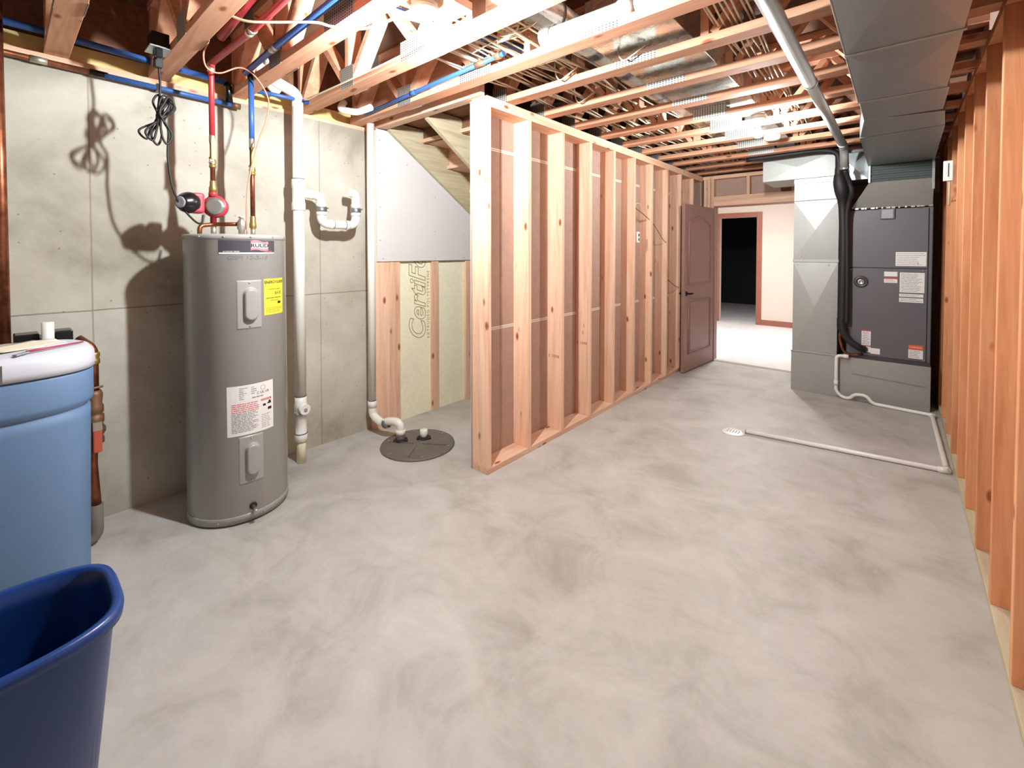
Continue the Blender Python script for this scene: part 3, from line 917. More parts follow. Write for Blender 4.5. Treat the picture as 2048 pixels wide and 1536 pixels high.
# electrical box with the pump cord
jb = thing('junction_box', (-2.80, 0.585, 2.46), 'grey metal outlet box on the truss with a coiled black cord', 'junction box')
MB().box(-2.86, 0.50, 2.47, -2.76, 0.572, 2.54).build('box', 'black_gloss', jb, 0.004)
MB().box(-2.87, 0.49, 2.46, -2.745, 0.575, 2.468).build('cover_plate', 'galvanised', jb, 0.002)
MB().box(-2.835, 0.515, 2.43, -2.80, 0.55, 2.46).box(-2.79, 0.515, 2.42, -2.762, 0.545, 2.46).build('outlet', 'black_gloss', jb, 0.004)
cd = thing('pump_cord', (-2.83, 0.54, 2.43), 'black electrical cord looped in a bundle above the pump', 'cord')
MB().box(-2.85, 0.52, 2.385, -2.815, 0.555, 2.435).build('plug', 'black_rubber', cd, 0.006)
b0 = Vector((-2.845, 0.54, 2.14))
pts = [(-2.83, 0.54, 2.39), (-2.835, 0.545, 2.30), (-2.84, 0.54, 2.22)]
for k, (wy, hz_) in enumerate(((0.03, 0.105), (-0.055, -0.115), (0.0, 0.115), (-0.01, -0.14), (0.045, 0.09), (-0.035, -0.125), (0.02, 0.11), (0.025, -0.135), (0.035, 0.10))):
    sx_ = 0.008 * (k - 3)
    up = 1 if hz_ > 0 else -1
    pts += [(b0.x + sx_, b0.y - 0.004 * up, b0.z + up * 0.01), (b0.x + sx_, b0.y + wy - 0.022, b0.z + hz_ * 0.65), (b0.x + sx_ + 0.004, b0.y + wy * 0.9, b0.z + hz_), (b0.x + sx_, b0.y + wy + 0.02, b0.z + hz_ * 0.6)]
pts += [(-2.84, 0.56, 2.13), (-2.845, 0.578, 2.08), (-2.85, 0.575, 2.0), (-2.85, 0.575, 1.93), (-2.85, 0.59, 1.80), (-2.86, 0.63, 1.70), (-2.87, 0.69, 1.625), (-2.885, 0.725, 1.615), (-2.895, 0.735, 1.66)]
MB().tube(bez(pts, 7), 0.0052, 8).build('cord_loops', 'black_rubber', cd)
MB().lathe([(0.014, -0.012), (0.014, 0.012)], b0, (0, 0, 1), 10).build('tie', 'black_rubber', cd)

# orange thermostat wire
ow = MB().tube(bez([(-2.75, 0.735, 2.56), (-2.78, 0.72, 2.50), (-2.80, 0.74, 2.44), (-2.80, 0.80, 2.43), (-2.8, 0.90, 2.49), (-2.80, 0.98, 2.46), (-2.80, 1.045, 2.35), (-2.80, 1.03, 2.22), (-2.80, 0.99, 2.10), (-2.78, 0.935, 1.90), (-2.76, 0.91, 1.75), (-2.75, 0.905, HH + 0.006)], 8), 0.0042, 8).build('thermostat_wire', 'cable_orange', None, org=(-2.8, 0.9, 1.56))
tag(ow, 'thin orange wire looping down beside the blue riser to the heater top', 'wire')

# ================================================================== PIPES ON THE CONCRETE WALL
cw = thing('copper_main', (WX + 0.045, 0.0, 2.42), 'old copper pipe along the top of the concrete wall', 'pipe')
MB().tube([(WX + 0.04, -1.2, 2.43), (WX + 0.04, 0.33, 2.405)], 0.0145, 14).build('pipe_run', 'copper', cw)
MB().lathe([(0.017, -0.03), (0.017, 0.03)], (WX + 0.04, 0.14, 2.408), (0, 1, -0.016), 14).build('coupling', 'solder', cw)
MB().lathe([(0.018, -0.03), (0.018, 0.04)], (WX + 0.04, 0.355, 2.405), (0, 1, -0.016), 14).build('end_fitting', 'black_gloss', cw)
dr = thing('copper_drop', (WX + 0.06, -0.01, 1.0), 'thick vertical copper pipe in the wall corner behind the softener', 'pipe')
MB().tube([(WX + 0.10, 0.004, 2.86), (WX + 0.10, 0.004, 0.75)], 0.022, 18).build('pipe_run', 'copper', dr)
MB().lathe([(0.03, 1.0), (0.034, 1.005), (0.034, 1.02), (0.03, 1.025)], (WX + 0.10, 0.004, 0), (0, 0, 1), 18).build('collar', 'old_brass', dr)
bw = thing('blue_wall_pipe', (WX + 0.045, 0.6, 2.4), 'blue pipe clipped along the concrete wall top above the heater', 'pipe')
MB().tube([(WX + 0.045, 0.38, 2.402), (WX + 0.05, 1.0, 2.392)], 0.0145, 12).build('pipe_run', 'pex_blue', bw)
MB().box(WX, 0.60, 2.38, WX + 0.062, 0.615, 2.42).build('clip', 'black_gloss', bw)
MB().lathe([(0.019, -0.02), (0.019, 0.03)], (WX + 0.05, 1.0, 2.392), (0, 1, 0), 12).build('end_elbow', 'old_brass', bw)
bw2 = thing('blue_rim_pipe', (WX + 0.05, 0.5, 2.52), 'shaded blue pipe through the trusses above the concrete wall', 'pipe')
MB().tube([(WX + 0.04, -1.2, 2.56), (WX + 0.045, 0.16, 2.555), (WX + 0.05, 0.95, 2.525)], 0.018, 12).build('pipe_run', 'pex_blue', bw2)
MB().tube([(WX + 0.05, 0.95, 2.525), (WX + 0.05, 0.965, 2.50), (WX + 0.05, 0.97, 2.40)], 0.02, 12).build('drop_elbow', 'black_gloss', bw2)
b3 = MB().tube([(-3.12, 1.07, 2.485), (-3.1, 1.25, 2.488), (-3.07, 1.42, 2.482)], 0.0135, 12).build('blue_short_pipe', 'pex_blue', None, org=(-3.1, 1.25, 2.48)); tag(b3, 'short blue pipe passing behind the white drain elbow near the ceiling', 'pipe')

# blue pipes over the near trusses
b4 = thing('blue_supply_pipe', (-2.3, 1.80, 2.5), 'long blue pipe lying beside the fifth truss with brass tees', 'pipe')
MB().tube([(-3.0, 1.795, 2.478), (-2.35, 1.795, 2.502), (-1.62, 1.795, 2.525)], 0.0135, 12).build('pipe_run', 'pex_blue', b4)
MB().lathe([(0.017, -0.025), (0.017, 0.025)], (-2.42, 1.795, 2.50), (1, 0, 0.03), 12).build('coupling', 'pex_blue', b4)
tee = MB(); tee.lathe([(0.018, -0.035), (0.018, 0.035)], (-1.80, 1.795, 2.52), (1, 0, 0.03), 12); tee.lathe([(0.014, 0), (0.014, 0.045)], (-1.80, 1.795, 2.52), (0, 0, 1), 12); tee.lathe([(0.02, -0.02), (0.02, 0.02)], (-1.66, 1.795, 2.525), (1, 0, 0), 12)
tee.build('brass_tee', 'old_brass', b4)
MB().tube([(-1.80, 1.795, 2.56), (-1.80, 1.80, 2.64)], 0.009, 10).build('stub', 'pex_blue', b4)
b5 = MB().tube([(-1.92, 0.8, 2.60), (-1.78, 1.3, 2.585), (-1.64, 1.78, 2.59), (-1.61, 1.93, 2.595)], 0.02, 12).build('blue_cross_pipe', 'pex_blue', None, org=(-1.7, 1.5, 2.59)); tag(b5, 'blue pipe crossing over the trusses behind the near bulb', 'pipe')
b6 = MB().tube([(-1.42, 1.62, 2.60), (-0.9, 1.66, 2.60), (-0.3, 1.68, 2.60)], 0.0175, 12).build('blue_branch_pipe', 'pex_blue', None, org=(-0.9, 1.65, 2.6)); tag(b6, 'dark blue pipe running above the white printed drain pipe', 'pipe')

# white drain pipes
def rings(lst, name, mat, parent):
    for (p, d, r, h) in lst:
        MB().lathe([(r, -h / 2), (r, h / 2)], p, d, 20).build(name, mat, parent)


def ring(mb, p, d, r, h=0.02):
    mb.lathe([(r, -h / 2), (r, h / 2)], p, d, 20)
st_ = thing('drain_stack', (-3.1, 1.342, 0), 'tall white drain pipe with a side trap beside the water heater', 'drain pipe')
x, y, r = -3.1, 1.342, 0.036
MB().tube([(x, y, 0.34), (x, y, 2.44)], r, 24).build('stack_pipe', 'pvc', st_)
MB().lathe([(0.030, 0.0), (0.030, 0.12), (0.031, 0.16)], (x, y, 0), (0, 0, 1), 20).build('floor_stub', 'foam_yellow', st_)
MB().lathe([(0.034, 0.15), (0.041, 0.155), (0.041, 0.20), (0.036, 0.205), (0.036, 0.33), (0.042, 0.335), (0.042, 0.365)], (x, y, 0), (0, 0, 1), 24).build('reducer', 'pvc', st_)
co = MB().lathe([(0.042, 0.335), (0.042, 0.41), (0.038, 0.42), (0.038, 0.46)], (x, y, 0), (0, 0, 1), 24).lathe([(0.036, 0.0), (0.036, 0.05)], (x + 0.01, y, 0.38), (0.9, 0.1, 0), 20).build('cleanout', 'pvc', st_)
MB().box(x + 0.06, y - 0.004, 0.37, x + 0.068, y + 0.016, 0.39).build('cleanout_plug', 'tag_grey', co, 0.002)
rings([((x, y, z_), (0, 0, 1), r_, 0.005) for (z_, r_) in ((0.465, 0.0385), (0.205, 0.0415), (1.955, 0.0373))], 'primer_ring', 'purple_primer', st_)
MB().lathe([(0.042, 1.74), (0.044, 1.745), (0.044, 1.79), (0.040, 1.80), (0.040, 1.89), (0.044, 1.90), (0.044, 1.945), (0.042, 1.95)], (x, y, 0), (0, 0, 1), 24).build('sanitary_tee', 'pvc', st_)
path = fillet([(x, y + 0.02, 1.86), (x, 1.485, 1.855), (x, 1.50, 1.80), (x, 1.50, 1.655), (x, 1.765, 1.655), (x, 1.765, 1.895), (x + 0.0, 1.70, 1.90)], 0.062, 8)
trap = MB().tube(path, 0.031, 20).build('trap', 'pvc', st_)
rings([(p_, d_, 0.035, 0.026) for (p_, d_) in (((x, 1.50, 1.79), (0, 0, 1)), ((x, 1.50, 1.73), (0, 0, 1)), ((x, 1.765, 1.80), (0, 0, 1)), ((x, 1.765, 1.74), (0, 0, 1)), ((x, 1.425, 1.858), (0, 1, 0)), ((x, 1.572, 1.655), (0, 1, 0)), ((x, 1.695, 1.655), (0, 1, 0)))], 'hub', 'pvc', trap)
for pp in ((x, 1.50, 1.758), (x, 1.765, 1.768)):
    h2 = MB()
    ring(h2, pp, (0, 0, 1), 0.038, 0.03)
    ring(h2, (pp[0], pp[1], pp[2] + 0.008), (0, 0, 1), 0.040, 0.007); ring(h2, (pp[0], pp[1], pp[2] - 0.008), (0, 0, 1), 0.040, 0.007)
    h2.lathe([(0.006, -0.012), (0.006, 0.012)], (pp[0] + 0.02, pp[1] + 0.036, pp[2] + 0.01), (1, 0, 0), 8)
    h2.build('band_clamp', 'galvanised', trap)
rings([((x, yy, 1.655), (0, 1, 0), 0.0318, 0.005) for yy in (1.588, 1.68)], 'primer_ring', 'purple_primer', trap)
MB().tube(fillet([(x, y, 2.42), (x, y, 2.53), (x, y - 0.16, 2.58), (x - 0.02, y - 0.25, 2.66)], 0.05), 0.036, 20).build('top_elbow', 'pvc', st_)
lettering('pipe_print', 'SCH 40 PVC-DWV 3 IN ASTM D2665', 0.022, lambda p: Vector((x + (r + 0.001) * math.cos(0.3 + p[1] / r), y + (r + 0.001) * math.sin(0.3 + p[1] / r), 1.72 + 0.42 + p[0])), 'logo_pink', st_, space=1.1)

sp_ = thing('sump_pipe', (-3.15, 1.92, 0.0), 'slim white vent pipe from the ceiling elbowing down into the sump pit lid', 'drain pipe')
SX, SY = -2.862, 1.99
pth = fillet([(-3.15, 1.925, 2.47), (-3.15, 1.925, 0.20), (-3.03, 1.95, 0.135), (-2.88, 1.985, 0.125), (SX, SY, 0.10), (SX, SY, 0.02)], 0.06, 8)
MB().tube([(-3.15, 1.925, 2.47), (-3.15, 1.925, 0.22)], 0.030, 20).build('vertical_pipe', 'pvc', sp_)
MB().tube(fillet([(-3.15, 1.925, 0.24), (-3.15, 1.925, 0.155), (-3.04, 1.948, 0.105), (-2.99, 1.958, 0.135), (-2.90, 1.978, 0.15), (SX, SY, 0.13), (SX, SY, 0.012)], 0.05, 8), 0.031, 20).build('offset_elbow', 'pvc', sp_)
rings([((-3.15, 1.925, 0.245), (0, 0, 1), 0.035, 0.05), ((SX, SY, 0.075), (0, 0, 1), 0.036, 0.04)], 'hub', 'pvc', sp_)
rings([((-3.15, 1.925, 0.275), (0, 0, 1), 0.0312, 0.006), ((SX, SY, 0.052), (0, 0, 1), 0.0365, 0.006)], 'primer_ring', 'purple_primer', sp_)
q = MB(); ring(q, (-3.0, 1.956, 0.118), (0.8, 0.15, 0.3), 0.037, 0.035); q.build('rubber_coupling', 'sleeve_grey', sp_)

pit = thing('sump_pit_cover', (-2.715, 2.04, 0), 'round dark grey sump pit lid on the floor beneath the stairs', 'sump cover')
MB().lathe([(0.272, 0.0), (0.275, 0.004), (0.272, 0.013), (0.255, 0.014), (0.25, 0.011), (0.001, 0.012)], (-2.715, 2.04, 0), (0, 0, 1), 64).build('lid', 'pit_lid_grey', pit)
q = MB()
for a_ in (20, 110, 200, 290):
    a = math.radians(a_ + 15); d_ = Vector((math.cos(a), math.sin(a), 0))
    q.bar(Vector((-2.715, 2.04, 0.0135)) + d_ * 0.035, Vector((-2.715, 2.04, 0.0135)) + d_ * 0.22, 0.008, 0.006, side=(-d_.y, d_.x, 0))
q.build('rib', 'pit_lid_grey', pit)
q = MB()
for a_ in (0, 60, 120, 180, 240, 300):
    a = math.radians(a_ + 30); q.lathe([(0.008, 0.012), (0.007, 0.017)], (-2.715 + 0.24 * math.cos(a), 2.04 + 0.24 * math.sin(a), 0), (0, 0, 1), 8)
q.lathe([(0.009, 0.012), (0.009, 0.02)], (-2.80, 2.13, 0), (0, 0, 1), 10)
q.build('screw', 'tag_grey', pit)
for (gx, gy) in ((SX, SY), (-2.765, 2.135)):
    q = MB(); q.lathe([(0.052, 0.012), (0.052, 0.020), (0.036, 0.024), (0.034, 0.02)], (gx, gy, 0), (0, 0, 1), 20)
    for a_ in (0, 120, 240):
        a = math.radians(a_ + 20); q.lathe([(0.012, 0.012), (0.01, 0.024)], (gx + 0.052 * math.cos(a), gy + 0.052 * math.sin(a), 0), (0, 0, 1), 8)
    q.build('gasket', 'black_rubber', pit)
MB().lathe([(0.030, 0.012), (0.030, 0.075), (0.026, 0.077), (0.001, 0.077)], (-2.765, 2.135, 0), (0, 0, 1), 24).build('capped_stub', 'pvc', pit)

# printed overhead drain pipe
op = thing('overhead_drain_pipe', (-0.9, 1.85, 2.55), 'white printed drain pipe resting on the fifth floor truss', 'drain pipe')
MB().tube([(-1.36, 1.842, 2.545), (0.09, 1.90, 2.545)], 0.041, 24).build('pipe_run', 'pvc', op)
rings([((-0.93, 1.859, 2.545), (1, 0.04, 0), 0.047, 0.075), ((-1.36, 1.842, 2.545), (1, 0.04, 0), 0.047, 0.06)], 'coupling', 'pvc', op)
def op_map(x_off):
    return lambda p: Vector((x_off + p[0], 1.842 + 0.04 * (x_off + p[0] + 1.36) - 0.0418 * math.cos(0.55 - p[1] / 0.042), 2.545 - 0.0418 * math.sin(0.55 - p[1] / 0.042)))
lettering('pipe_print', '10-0071ZJ-4CJ9', 0.024, op_map(-1.14), 'ink_grey', op)
lettering('pipe_print', 'JCTJ60', 0.024, op_map(-0.84), 'ink_grey', op)
lettering('pipe_print', '10-0071ZJ', 0.024, op_map(-0.62), 'ink_grey', op)

# short grey-white pipe pieces by the wall under truss five
wq = MB().tube(fillet([(-3.06, 1.66, 2.55), (-3.06, 1.62, 2.485), (-2.99, 1.72, 2.47), (-2.86, 1.755, 2.49)], 0.04), 0.024, 16).build('drain_elbow', 'pvc', None, org=(-3.0, 1.7, 2.48)); tag(wq, 'small white drain elbow under the trusses near the wall top', 'pipe')
wq = MB().tube(fillet([(-3.14, 1.18, 2.72), (-3.14, 1.18, 2.56), (-3.14, 1.24, 2.52)], 0.04), 0.032, 16).build('drain_branch', 'pvc', None, org=(-3.14, 1.18, 2.6)); tag(wq, 'white drain pipe stub behind the top of the tall drain stack', 'pipe')

# ================================================================== WATER MAIN by the softener
wm = thing('water_main', (-2.99, 0.29, 0), 'brown copper water main with valves rising behind the blue softener', 'pipe')
x, y = -3.0, 0.292
MB().tube([(x, y, 0.16), (x - 0.01, y - 0.012, 0.40), (x - 0.01, y - 0.005, 0.62)], 0.021, 18).build('lower_pipe', 'copper', wm)
MB().tube(fillet([(x, y - 0.12, 0.027), (x, y, 0.027), (x, y, 0.2)], 0.05), 0.0255, 18).build('floor_sleeve', 'sleeve_grey', wm)
vb = MB().lathe([(0.026, 0.50), (0.036, 0.505), (0.036, 0.53), (0.03, 0.54), (0.042, 0.56), (0.042, 0.58), (0.03, 0.60), (0.037, 0.61), (0.037, 0.645), (0.028, 0.65), (0.036, 0.66), (0.036, 0.69), (0.03, 0.70), (0.034, 0.75), (0.026, 0.77)], (x - 0.01, y, 0), (0, 0, 1), 16).build('valve_body', 'old_brass', wm)
MB().box(x + 0.03, y - 0.012, 0.47, x + 0.045, y + 0.022, 0.60).build('lever', 'valve_red', vb, 0.006)
MB().lathe([(0.010, 0), (0.010, 0.03)], (x + 0.02, y, 0.60), (1, 0, 0), 8).box(x + 0.028, y - 0.012, 0.58, x + 0.046, y + 0.022, 0.62).build('lever_nut', 'solder', vb)
MB().tube(fillet([(x - 0.01, y, 0.74), (x - 0.01, y, 0.98), (x - 0.05, y - 0.05, 1.03)], 0.03), 0.02, 16).build('upper_pipe', 'copper', wm)
MB().lathe([(0.022, 0.90), (0.026, 0.905), (0.026, 0.925), (0.022, 0.93), (0.026, 0.94), (0.026, 0.955), (0.022, 0.96)], (x - 0.01, y, 0), (0, 0, 1), 16).build('union', 'brass', wm)
MB().tube([(x - 0.02, y - 0.12, 0.765), (x + 0.02, y + 0.03, 0.79)], 0.006, 8).build('bonding_wire', 'old_brass', wm)

# ================================================================== WATER SOFTENER
TX, TY = -2.56, -0.045
def sup(a, ax_, by_, nexp=2.9):
    c_, s_ = math.cos(a), math.sin(a)
    k = (abs(c_) ** nexp + abs(s_) ** nexp) ** (-1 / nexp)
    return c_ * k * ax_, s_ * k * by_
def loft(prof, cx, cy, n=72, smooth=True, cap_top=True, cap_bot=True, nexp=2.9, mb=None):
    mb = mb or MB()
    vs = []
    for (ax_, by_, h) in prof:
        for j in range(n):
            px, py = sup(2 * math.pi * j / n, ax_, by_, nexp)
            vs.append((cx + px, cy + py, h))
    fs = []
    for i in range(len(prof) - 1):
        for j in range(n):
            fs.append((i * n + j, i * n + (j + 1) % n, (i + 1) * n + (j + 1) % n, (i + 1) * n + j))
    if cap_bot: fs.append(tuple(reversed(range(n))))
    if cap_top: fs.append(tuple((len(prof) - 1) * n + j for j in range(n)))
    mb.add(vs, fs, smooth)
    return mb
ts = thing('water_softener', (TX, TY, 0), 'large blue water softener cabinet with a white lid', 'water softener')
A_, B_ = 0.215, 0.29
bd = loft([(A_ - 0.03, B_ - 0.03, 0), (A_ - 0.022, B_ - 0.022, 0.02), (A_ - 0.008, B_ - 0.01, 0.80), (A_ - 0.008, B_ - 0.01, 0.835), (A_ - 0.016, B_ - 0.018, 0.842), (A_ - 0.014, B_ - 0.016, 0.852), (A_ - 0.001, B_ - 0.003, 0.866), (A_, B_, 0.88), (A_, B_, 0.985), (A_ - 0.003, B_ - 0.003, 0.992)], TX, TY).build('cabinet', 'tank_blue', ts)
ld_ = loft([(A_ - 0.004, B_ - 0.004, 0.995), (A_ + 0.005, B_ + 0.005, 0.998), (A_ + 0.007, B_ + 0.007, 1.02), (A_ + 0.004, B_ + 0.004, 1.055), (A_ - 0.008, B_ - 0.008, 1.074), (A_ - 0.03, B_ - 0.03, 1.083), (A_ - 0.08, B_ - 0.08, 1.085)], TX, TY).build('lid', 'lid_white', ts)
MB().box(TX + A_ - 0.05, -0.008, 1.0, TX + A_ + 0.008, -0.004, 1.062).build('lid_seam', 'ink_pencil', ld_)
sn = thing('sheet_of_papers', (TX, 0.06, 1.086), 'loose cream papers lying on the white softener lid', 'papers')
def sheet(cx, cy, z_, w_, h_, ang, mat, name):
    M_ = Matrix.Translation((cx, cy, z_)) @ Matrix.Rotation(math.radians(ang), 4, 'Z')
    vs = []; fs = []
    for i in range(7):
        for j in range(7):
            u, v_ = i / 6 - 0.5, j / 6 - 0.5
            vs.append(M_ @ Vector((u * w_, v_ * h_, 0.001 + 0.006 * max(0, abs(u) + abs(v_) - 0.6))))
    for i in range(6):
        for j in range(6):
            a = i * 7 + j; fs.append((a, a + 7, a + 8, a + 1))
    mb = MB(); mb.add(vs, fs, True); o = mb.build(name, mat, sn, fix=False)
    sol = o.modifiers.new('thickness', 'SOLIDIFY'); sol.thickness = 0.001
    return o
sheet(-2.60, 0.02, 1.086, 0.21, 0.28, 8, 'paper_white', 'white_sheet')
sheet(-2.58, 0.04, 1.089, 0.16, 0.21, 35, 'paper_cream', 'cream_sheet')
pb = thing('marker_flag_stick', (-2.43, 0.1, 1.09), 'dark red stick with a grey end lying on the softener lid', 'stick')
MB().tube([(-2.395, 0.055, 1.094), (-2.44, 0.12, 1.094), (-2.52, 0.215, 1.090)], [0.0045, 0.004, 0.003], 8).build('shaft', 'rod_magenta', pb)
MB().bar((-2.37, 0.025, 1.089), (-2.395, 0.058, 1.093), 0.018, 0.005, side=(0.8, 0.6, 0)).build('end_tag', 'tag_grey', pb, 0.001)
# valve behind the softener lid
sv = thing('bypass_valve', (-3.03, 0.13, 1.0), 'black bracket with a white plastic pipe behind the softener lid', 'valve')
MB().tube([(-2.93, 0.135, 0.86), (-2.93, 0.135, 1.137)], 0.021, 18).build('white_pipe', 'pvc', sv)
q = MB(); q.box(-3.06, 0.03, 0.98, -2.96, 0.11, 1.085); q.box(-3.06, 0.16, 0.98, -2.96, 0.22, 1.088); q.box(-3.08, 0.03, 0.98, -3.055, 0.22, 1.05)
q.build('bracket', 'black_gloss', sv, 0.006)
MB().box(WX + 0.0, 0.08, 0.99, -3.05, 0.17, 1.04).build('wall_arm', 'black_gloss', sv)

# ================================================================== BLUE BIN
bn = thing('waste_bin', (-1.55, -0.12, 0), 'empty dark blue plastic bin standing in front of the softener', 'bin')
BX, BY, ZR = -1.49, -0.135, 0.62
a0, b0_ = 0.182, 0.325
outer = [(a0 - 0.065, b0_ - 0.085, 0.0), (a0 - 0.058, b0_ - 0.076, 0.008), (a0 - 0.016, b0_ - 0.022, ZR - 0.04), (a0 - 0.014, b0_ - 0.020, ZR - 0.032), (a0 - 0.0, b0_ - 0.006, ZR - 0.029), (a0 + 0.002, b0_ - 0.004, ZR - 0.012), (a0 - 0.002, b0_ - 0.008, ZR - 0.002), (a0 - 0.010, b0_ - 0.016, ZR), (a0 - 0.020, b0_ - 0.026, ZR - 0.004), (a0 - 0.024, b0_ - 0.030, ZR - 0.05), (a0 - 0.032, b0_ - 0.04, ZR - 0.10), (a0 - 0.068, b0_ - 0.088, 0.03), (a0 - 0.078, b0_ - 0.098, 0.02)]
bo = loft(outer, BX, BY, nexp=3.8, n=96)
ob = bo.build('shell', 'bin_blue', bn)

# ================================================================== FURNACE AND DUCTS
FY = 5.5
fx0, fx1 = -0.38, 0.232
fb = thing('plenum_box', (-0.3, 5.8, 0), 'low galvanised sheet metal plenum box under the furnace', 'plenum')
MB().box(-0.846, FY, 0.0, -0.43, 6.15, 0.405).build('return_box', 'galvanised_dull', fb, 0.003)
MB().box(-0.43, FY, 0.0, 0.238, 6.15, 0.412).build('base_box', 'galvanised_dull', fb, 0.003)
MB().box(-0.85, FY - 0.006, 0.403, -0.43, FY + 0.0, 0.416).build('flange', 'galvanised', fb, 0.001)
MB().bar((-0.33, FY - 0.002, 0.255), (0.2, FY - 0.002, 0.225), 0.006, 0.006, side=(0, 1, 0)).build('crease', 'galvanised', fb)
fn = thing('furnace', (-0.07, 5.8, 0.41), 'dark grey furnace cabinet with white warning labels', 'furnace')
MB().box(fx0, FY + 0.01, 0.425, fx1, 6.1, 1.865).build('cabinet', 'furnace_grey', fn, 0.006)
MB().box(fx0 + 0.004, FY - 0.004, 1.305, fx1 - 0.03, FY + 0.012, 1.858).build('upper_door', 'furnace_grey', fn, 0.004)
lo = MB().box(fx0 + 0.004, FY - 0.004, 0.452, fx1 - 0.03, FY + 0.012, 1.297).build('lower_door', 'furnace_grey', fn, 0.004)
MB().box(fx0, FY - 0.002, 0.412, fx1, FY + 0.02, 0.45).build('kick_strip', 'label_dark', fn, 0.002)
def fm(lift=0.0):
    return lambda p: Vector((p[0], FY - 0.005 - p[2] - lift, p[1]))
m_ = fm()
hb = MB().box(-0.14, FY - 0.022, 1.765, -0.03, FY - 0.004, 1.865).build('handle_cup', 'ink_pencil', fn, 0.006)
MB().box(-0.128, FY - 0.026, 1.77, -0.042, FY - 0.021, 1.855).build('clear_cover', 'tag_grey', hb, 0.005)
q = MB().lathe([(0.058, 0), (0.056, 0.006), (0.03, 0.010), (0.03, 0.004), (0.001, 0.004)], (-0.272, FY - 0.004, 1.165), (0, -1, 0), 28).build('sight_port', 'label_dark', fn)
MB().lathe([(0.028, 0.003), (0.026, 0.012), (0.016, 0.013), (0.015, 0.008), (0.001, 0.008)], (-0.272, FY - 0.004, 1.165), (0, -1, 0), 24).build('port_ring', 'steel_screw', q)
def lab(x0, z0, x1, z1, seed, n, head=None, mat='paper_white', ink='ink_grey'):
    o = rects([(x0, z0, x1, z1)], m_, 'label', mat, fn, 0.0008)
    top = z1 - 0.008
    if head:
        rects([(x0, z1 - head[1], x1, z1)], m_, 'label_header', head[0], o, 0.0012); top = z1 - head[1] - 0.004
    if n:
        rects(textlines(x0 + 0.008, z0 + 0.006, x1 - 0.008, top, n, 0.35, seed), m_, 'print', ink, o, 0.0012)
    return o
lab(-0.02, 1.325, 0.192, 1.455, 21, 7, ink='ink_faint')
lab(-0.10, 1.225, -0.005, 1.27, 22, 0)
lab(-0.10, 1.165, -0.005, 1.215, 23, 3, ('ink_red', 0.014))
lab(0.012, 1.08, 0.182, 1.265, 24, 12, ink='ink_grey')
lab(0.010, 1.04, 0.176, 1.072, 25, 2, ('ink_pencil', 0.004))
lab(0.010, 0.99, 0.176, 1.034, 26, 2, ('ink_pencil', 0.004))
lab(-0.26, 0.55, -0.19, 0.70, 27, 8, ('ink_red', 0.012))
lab(-0.26, 0.485, -0.19, 0.545, 28, 3, ('ink_red', 0.006))
lab(-0.19, 0.475, -0.12, 0.53, 29, 0)
lab(0.082, 0.475, 0.182, 0.60, 30, 5, ('ink_orange', 0.045))
lettering('lettering', 'WARNING', 0.017, lambda p: m_((p[0] + 0.132, p[1] + 0.578, 0.0016)), 'paper_white', fn)
q = MB()
for (a, b_) in ((0.135, 1.35), (-0.35, 1.285), (0.17, 1.285), (0.19, 0.47)): q.lathe([(0.006, 0), (0.005, 0.004)], (a, FY - 0.004, b_), (0, -1, 0), 8)
q.build('screw', 'steel_screw', fn)

def xpanel(mb, x0, z0, x1, z1, y, h=0.012):
    """sheet metal face with a raised cross break"""
    cx, cz = (x0 + x1) / 2, (z0 + z1) / 2
    vs = [(x0, y, z0), (x1, y, z0), (x1, y, z1), (x0, y, z1), (cx, y - h, cz)]
    mb.add(vs, [(0, 1, 4), (1, 2, 4), (2, 3, 4), (3, 0, 4)])
rd_ = thing('return_duct', (-0.65, 5.8, 0.41), 'tall bright galvanised return air duct beside the furnace', 'duct')
for (z0, z1, h) in ((0.416, 1.355, 0.022), (1.375, 1.985, 0.022), (1.99, 2.165, 0.0)):
    q = MB(); q.box(-0.838, FY + 0.001, z0, -0.455, 6.05, z1); xpanel(q, -0.838, z0, -0.455, z1, FY, h); q.build('duct_section', 'galvanised_dull', rd_)
MB().box(-0.843, FY - 0.008, 1.35, -0.45, FY + 0.05, 1.378).build('drive_cleat', 'galvanised_dull', rd_, 0.002)
q = MB()
for (a, b_) in ((-0.78, 1.41), (-0.80, 1.32), (-0.53, 1.32), (-0.648, 1.08), (-0.72, 1.9)): q.lathe([(0.008, 0), (0.005, 0.006)], (a, FY - 0.004, b_), (0, -1, 0), 8)
q.build('screw', 'steel_screw', rd_)
hb_ = thing('return_header_duct', (-0.7, 5.8, 2.2), 'bright horizontal galvanised duct box with a creased cross near the ceiling', 'duct')
q = MB(); q.box(-1.127, FY + 0.001 - 0.04, 2.215, -0.49, 6.05, 2.457); xpanel(q, -1.127, 2.215, -0.49, 2.457, FY - 0.04, 0.014); q.build('duct_section', 'galvanised_dull', hb_)
q = MB(); q.box(-0.488, FY + 0.03, 2.165, -0.235, 6.05, 2.44); xpanel(q, -0.488, 2.165, -0.235, 2.44, FY + 0.029, 0.012); q.build('end_section', 'galvanised', hb_)
MB().box(-0.84, FY - 0.01, 2.165, -0.45, 6.05, 2.215).build('collar', 'galvanised', hb_, 0.002)

sd_ = thing('supply_plenum', (0.0, 5.75, 1.87), 'galvanised supply plenum with a dark canvas collar on the furnace', 'duct')
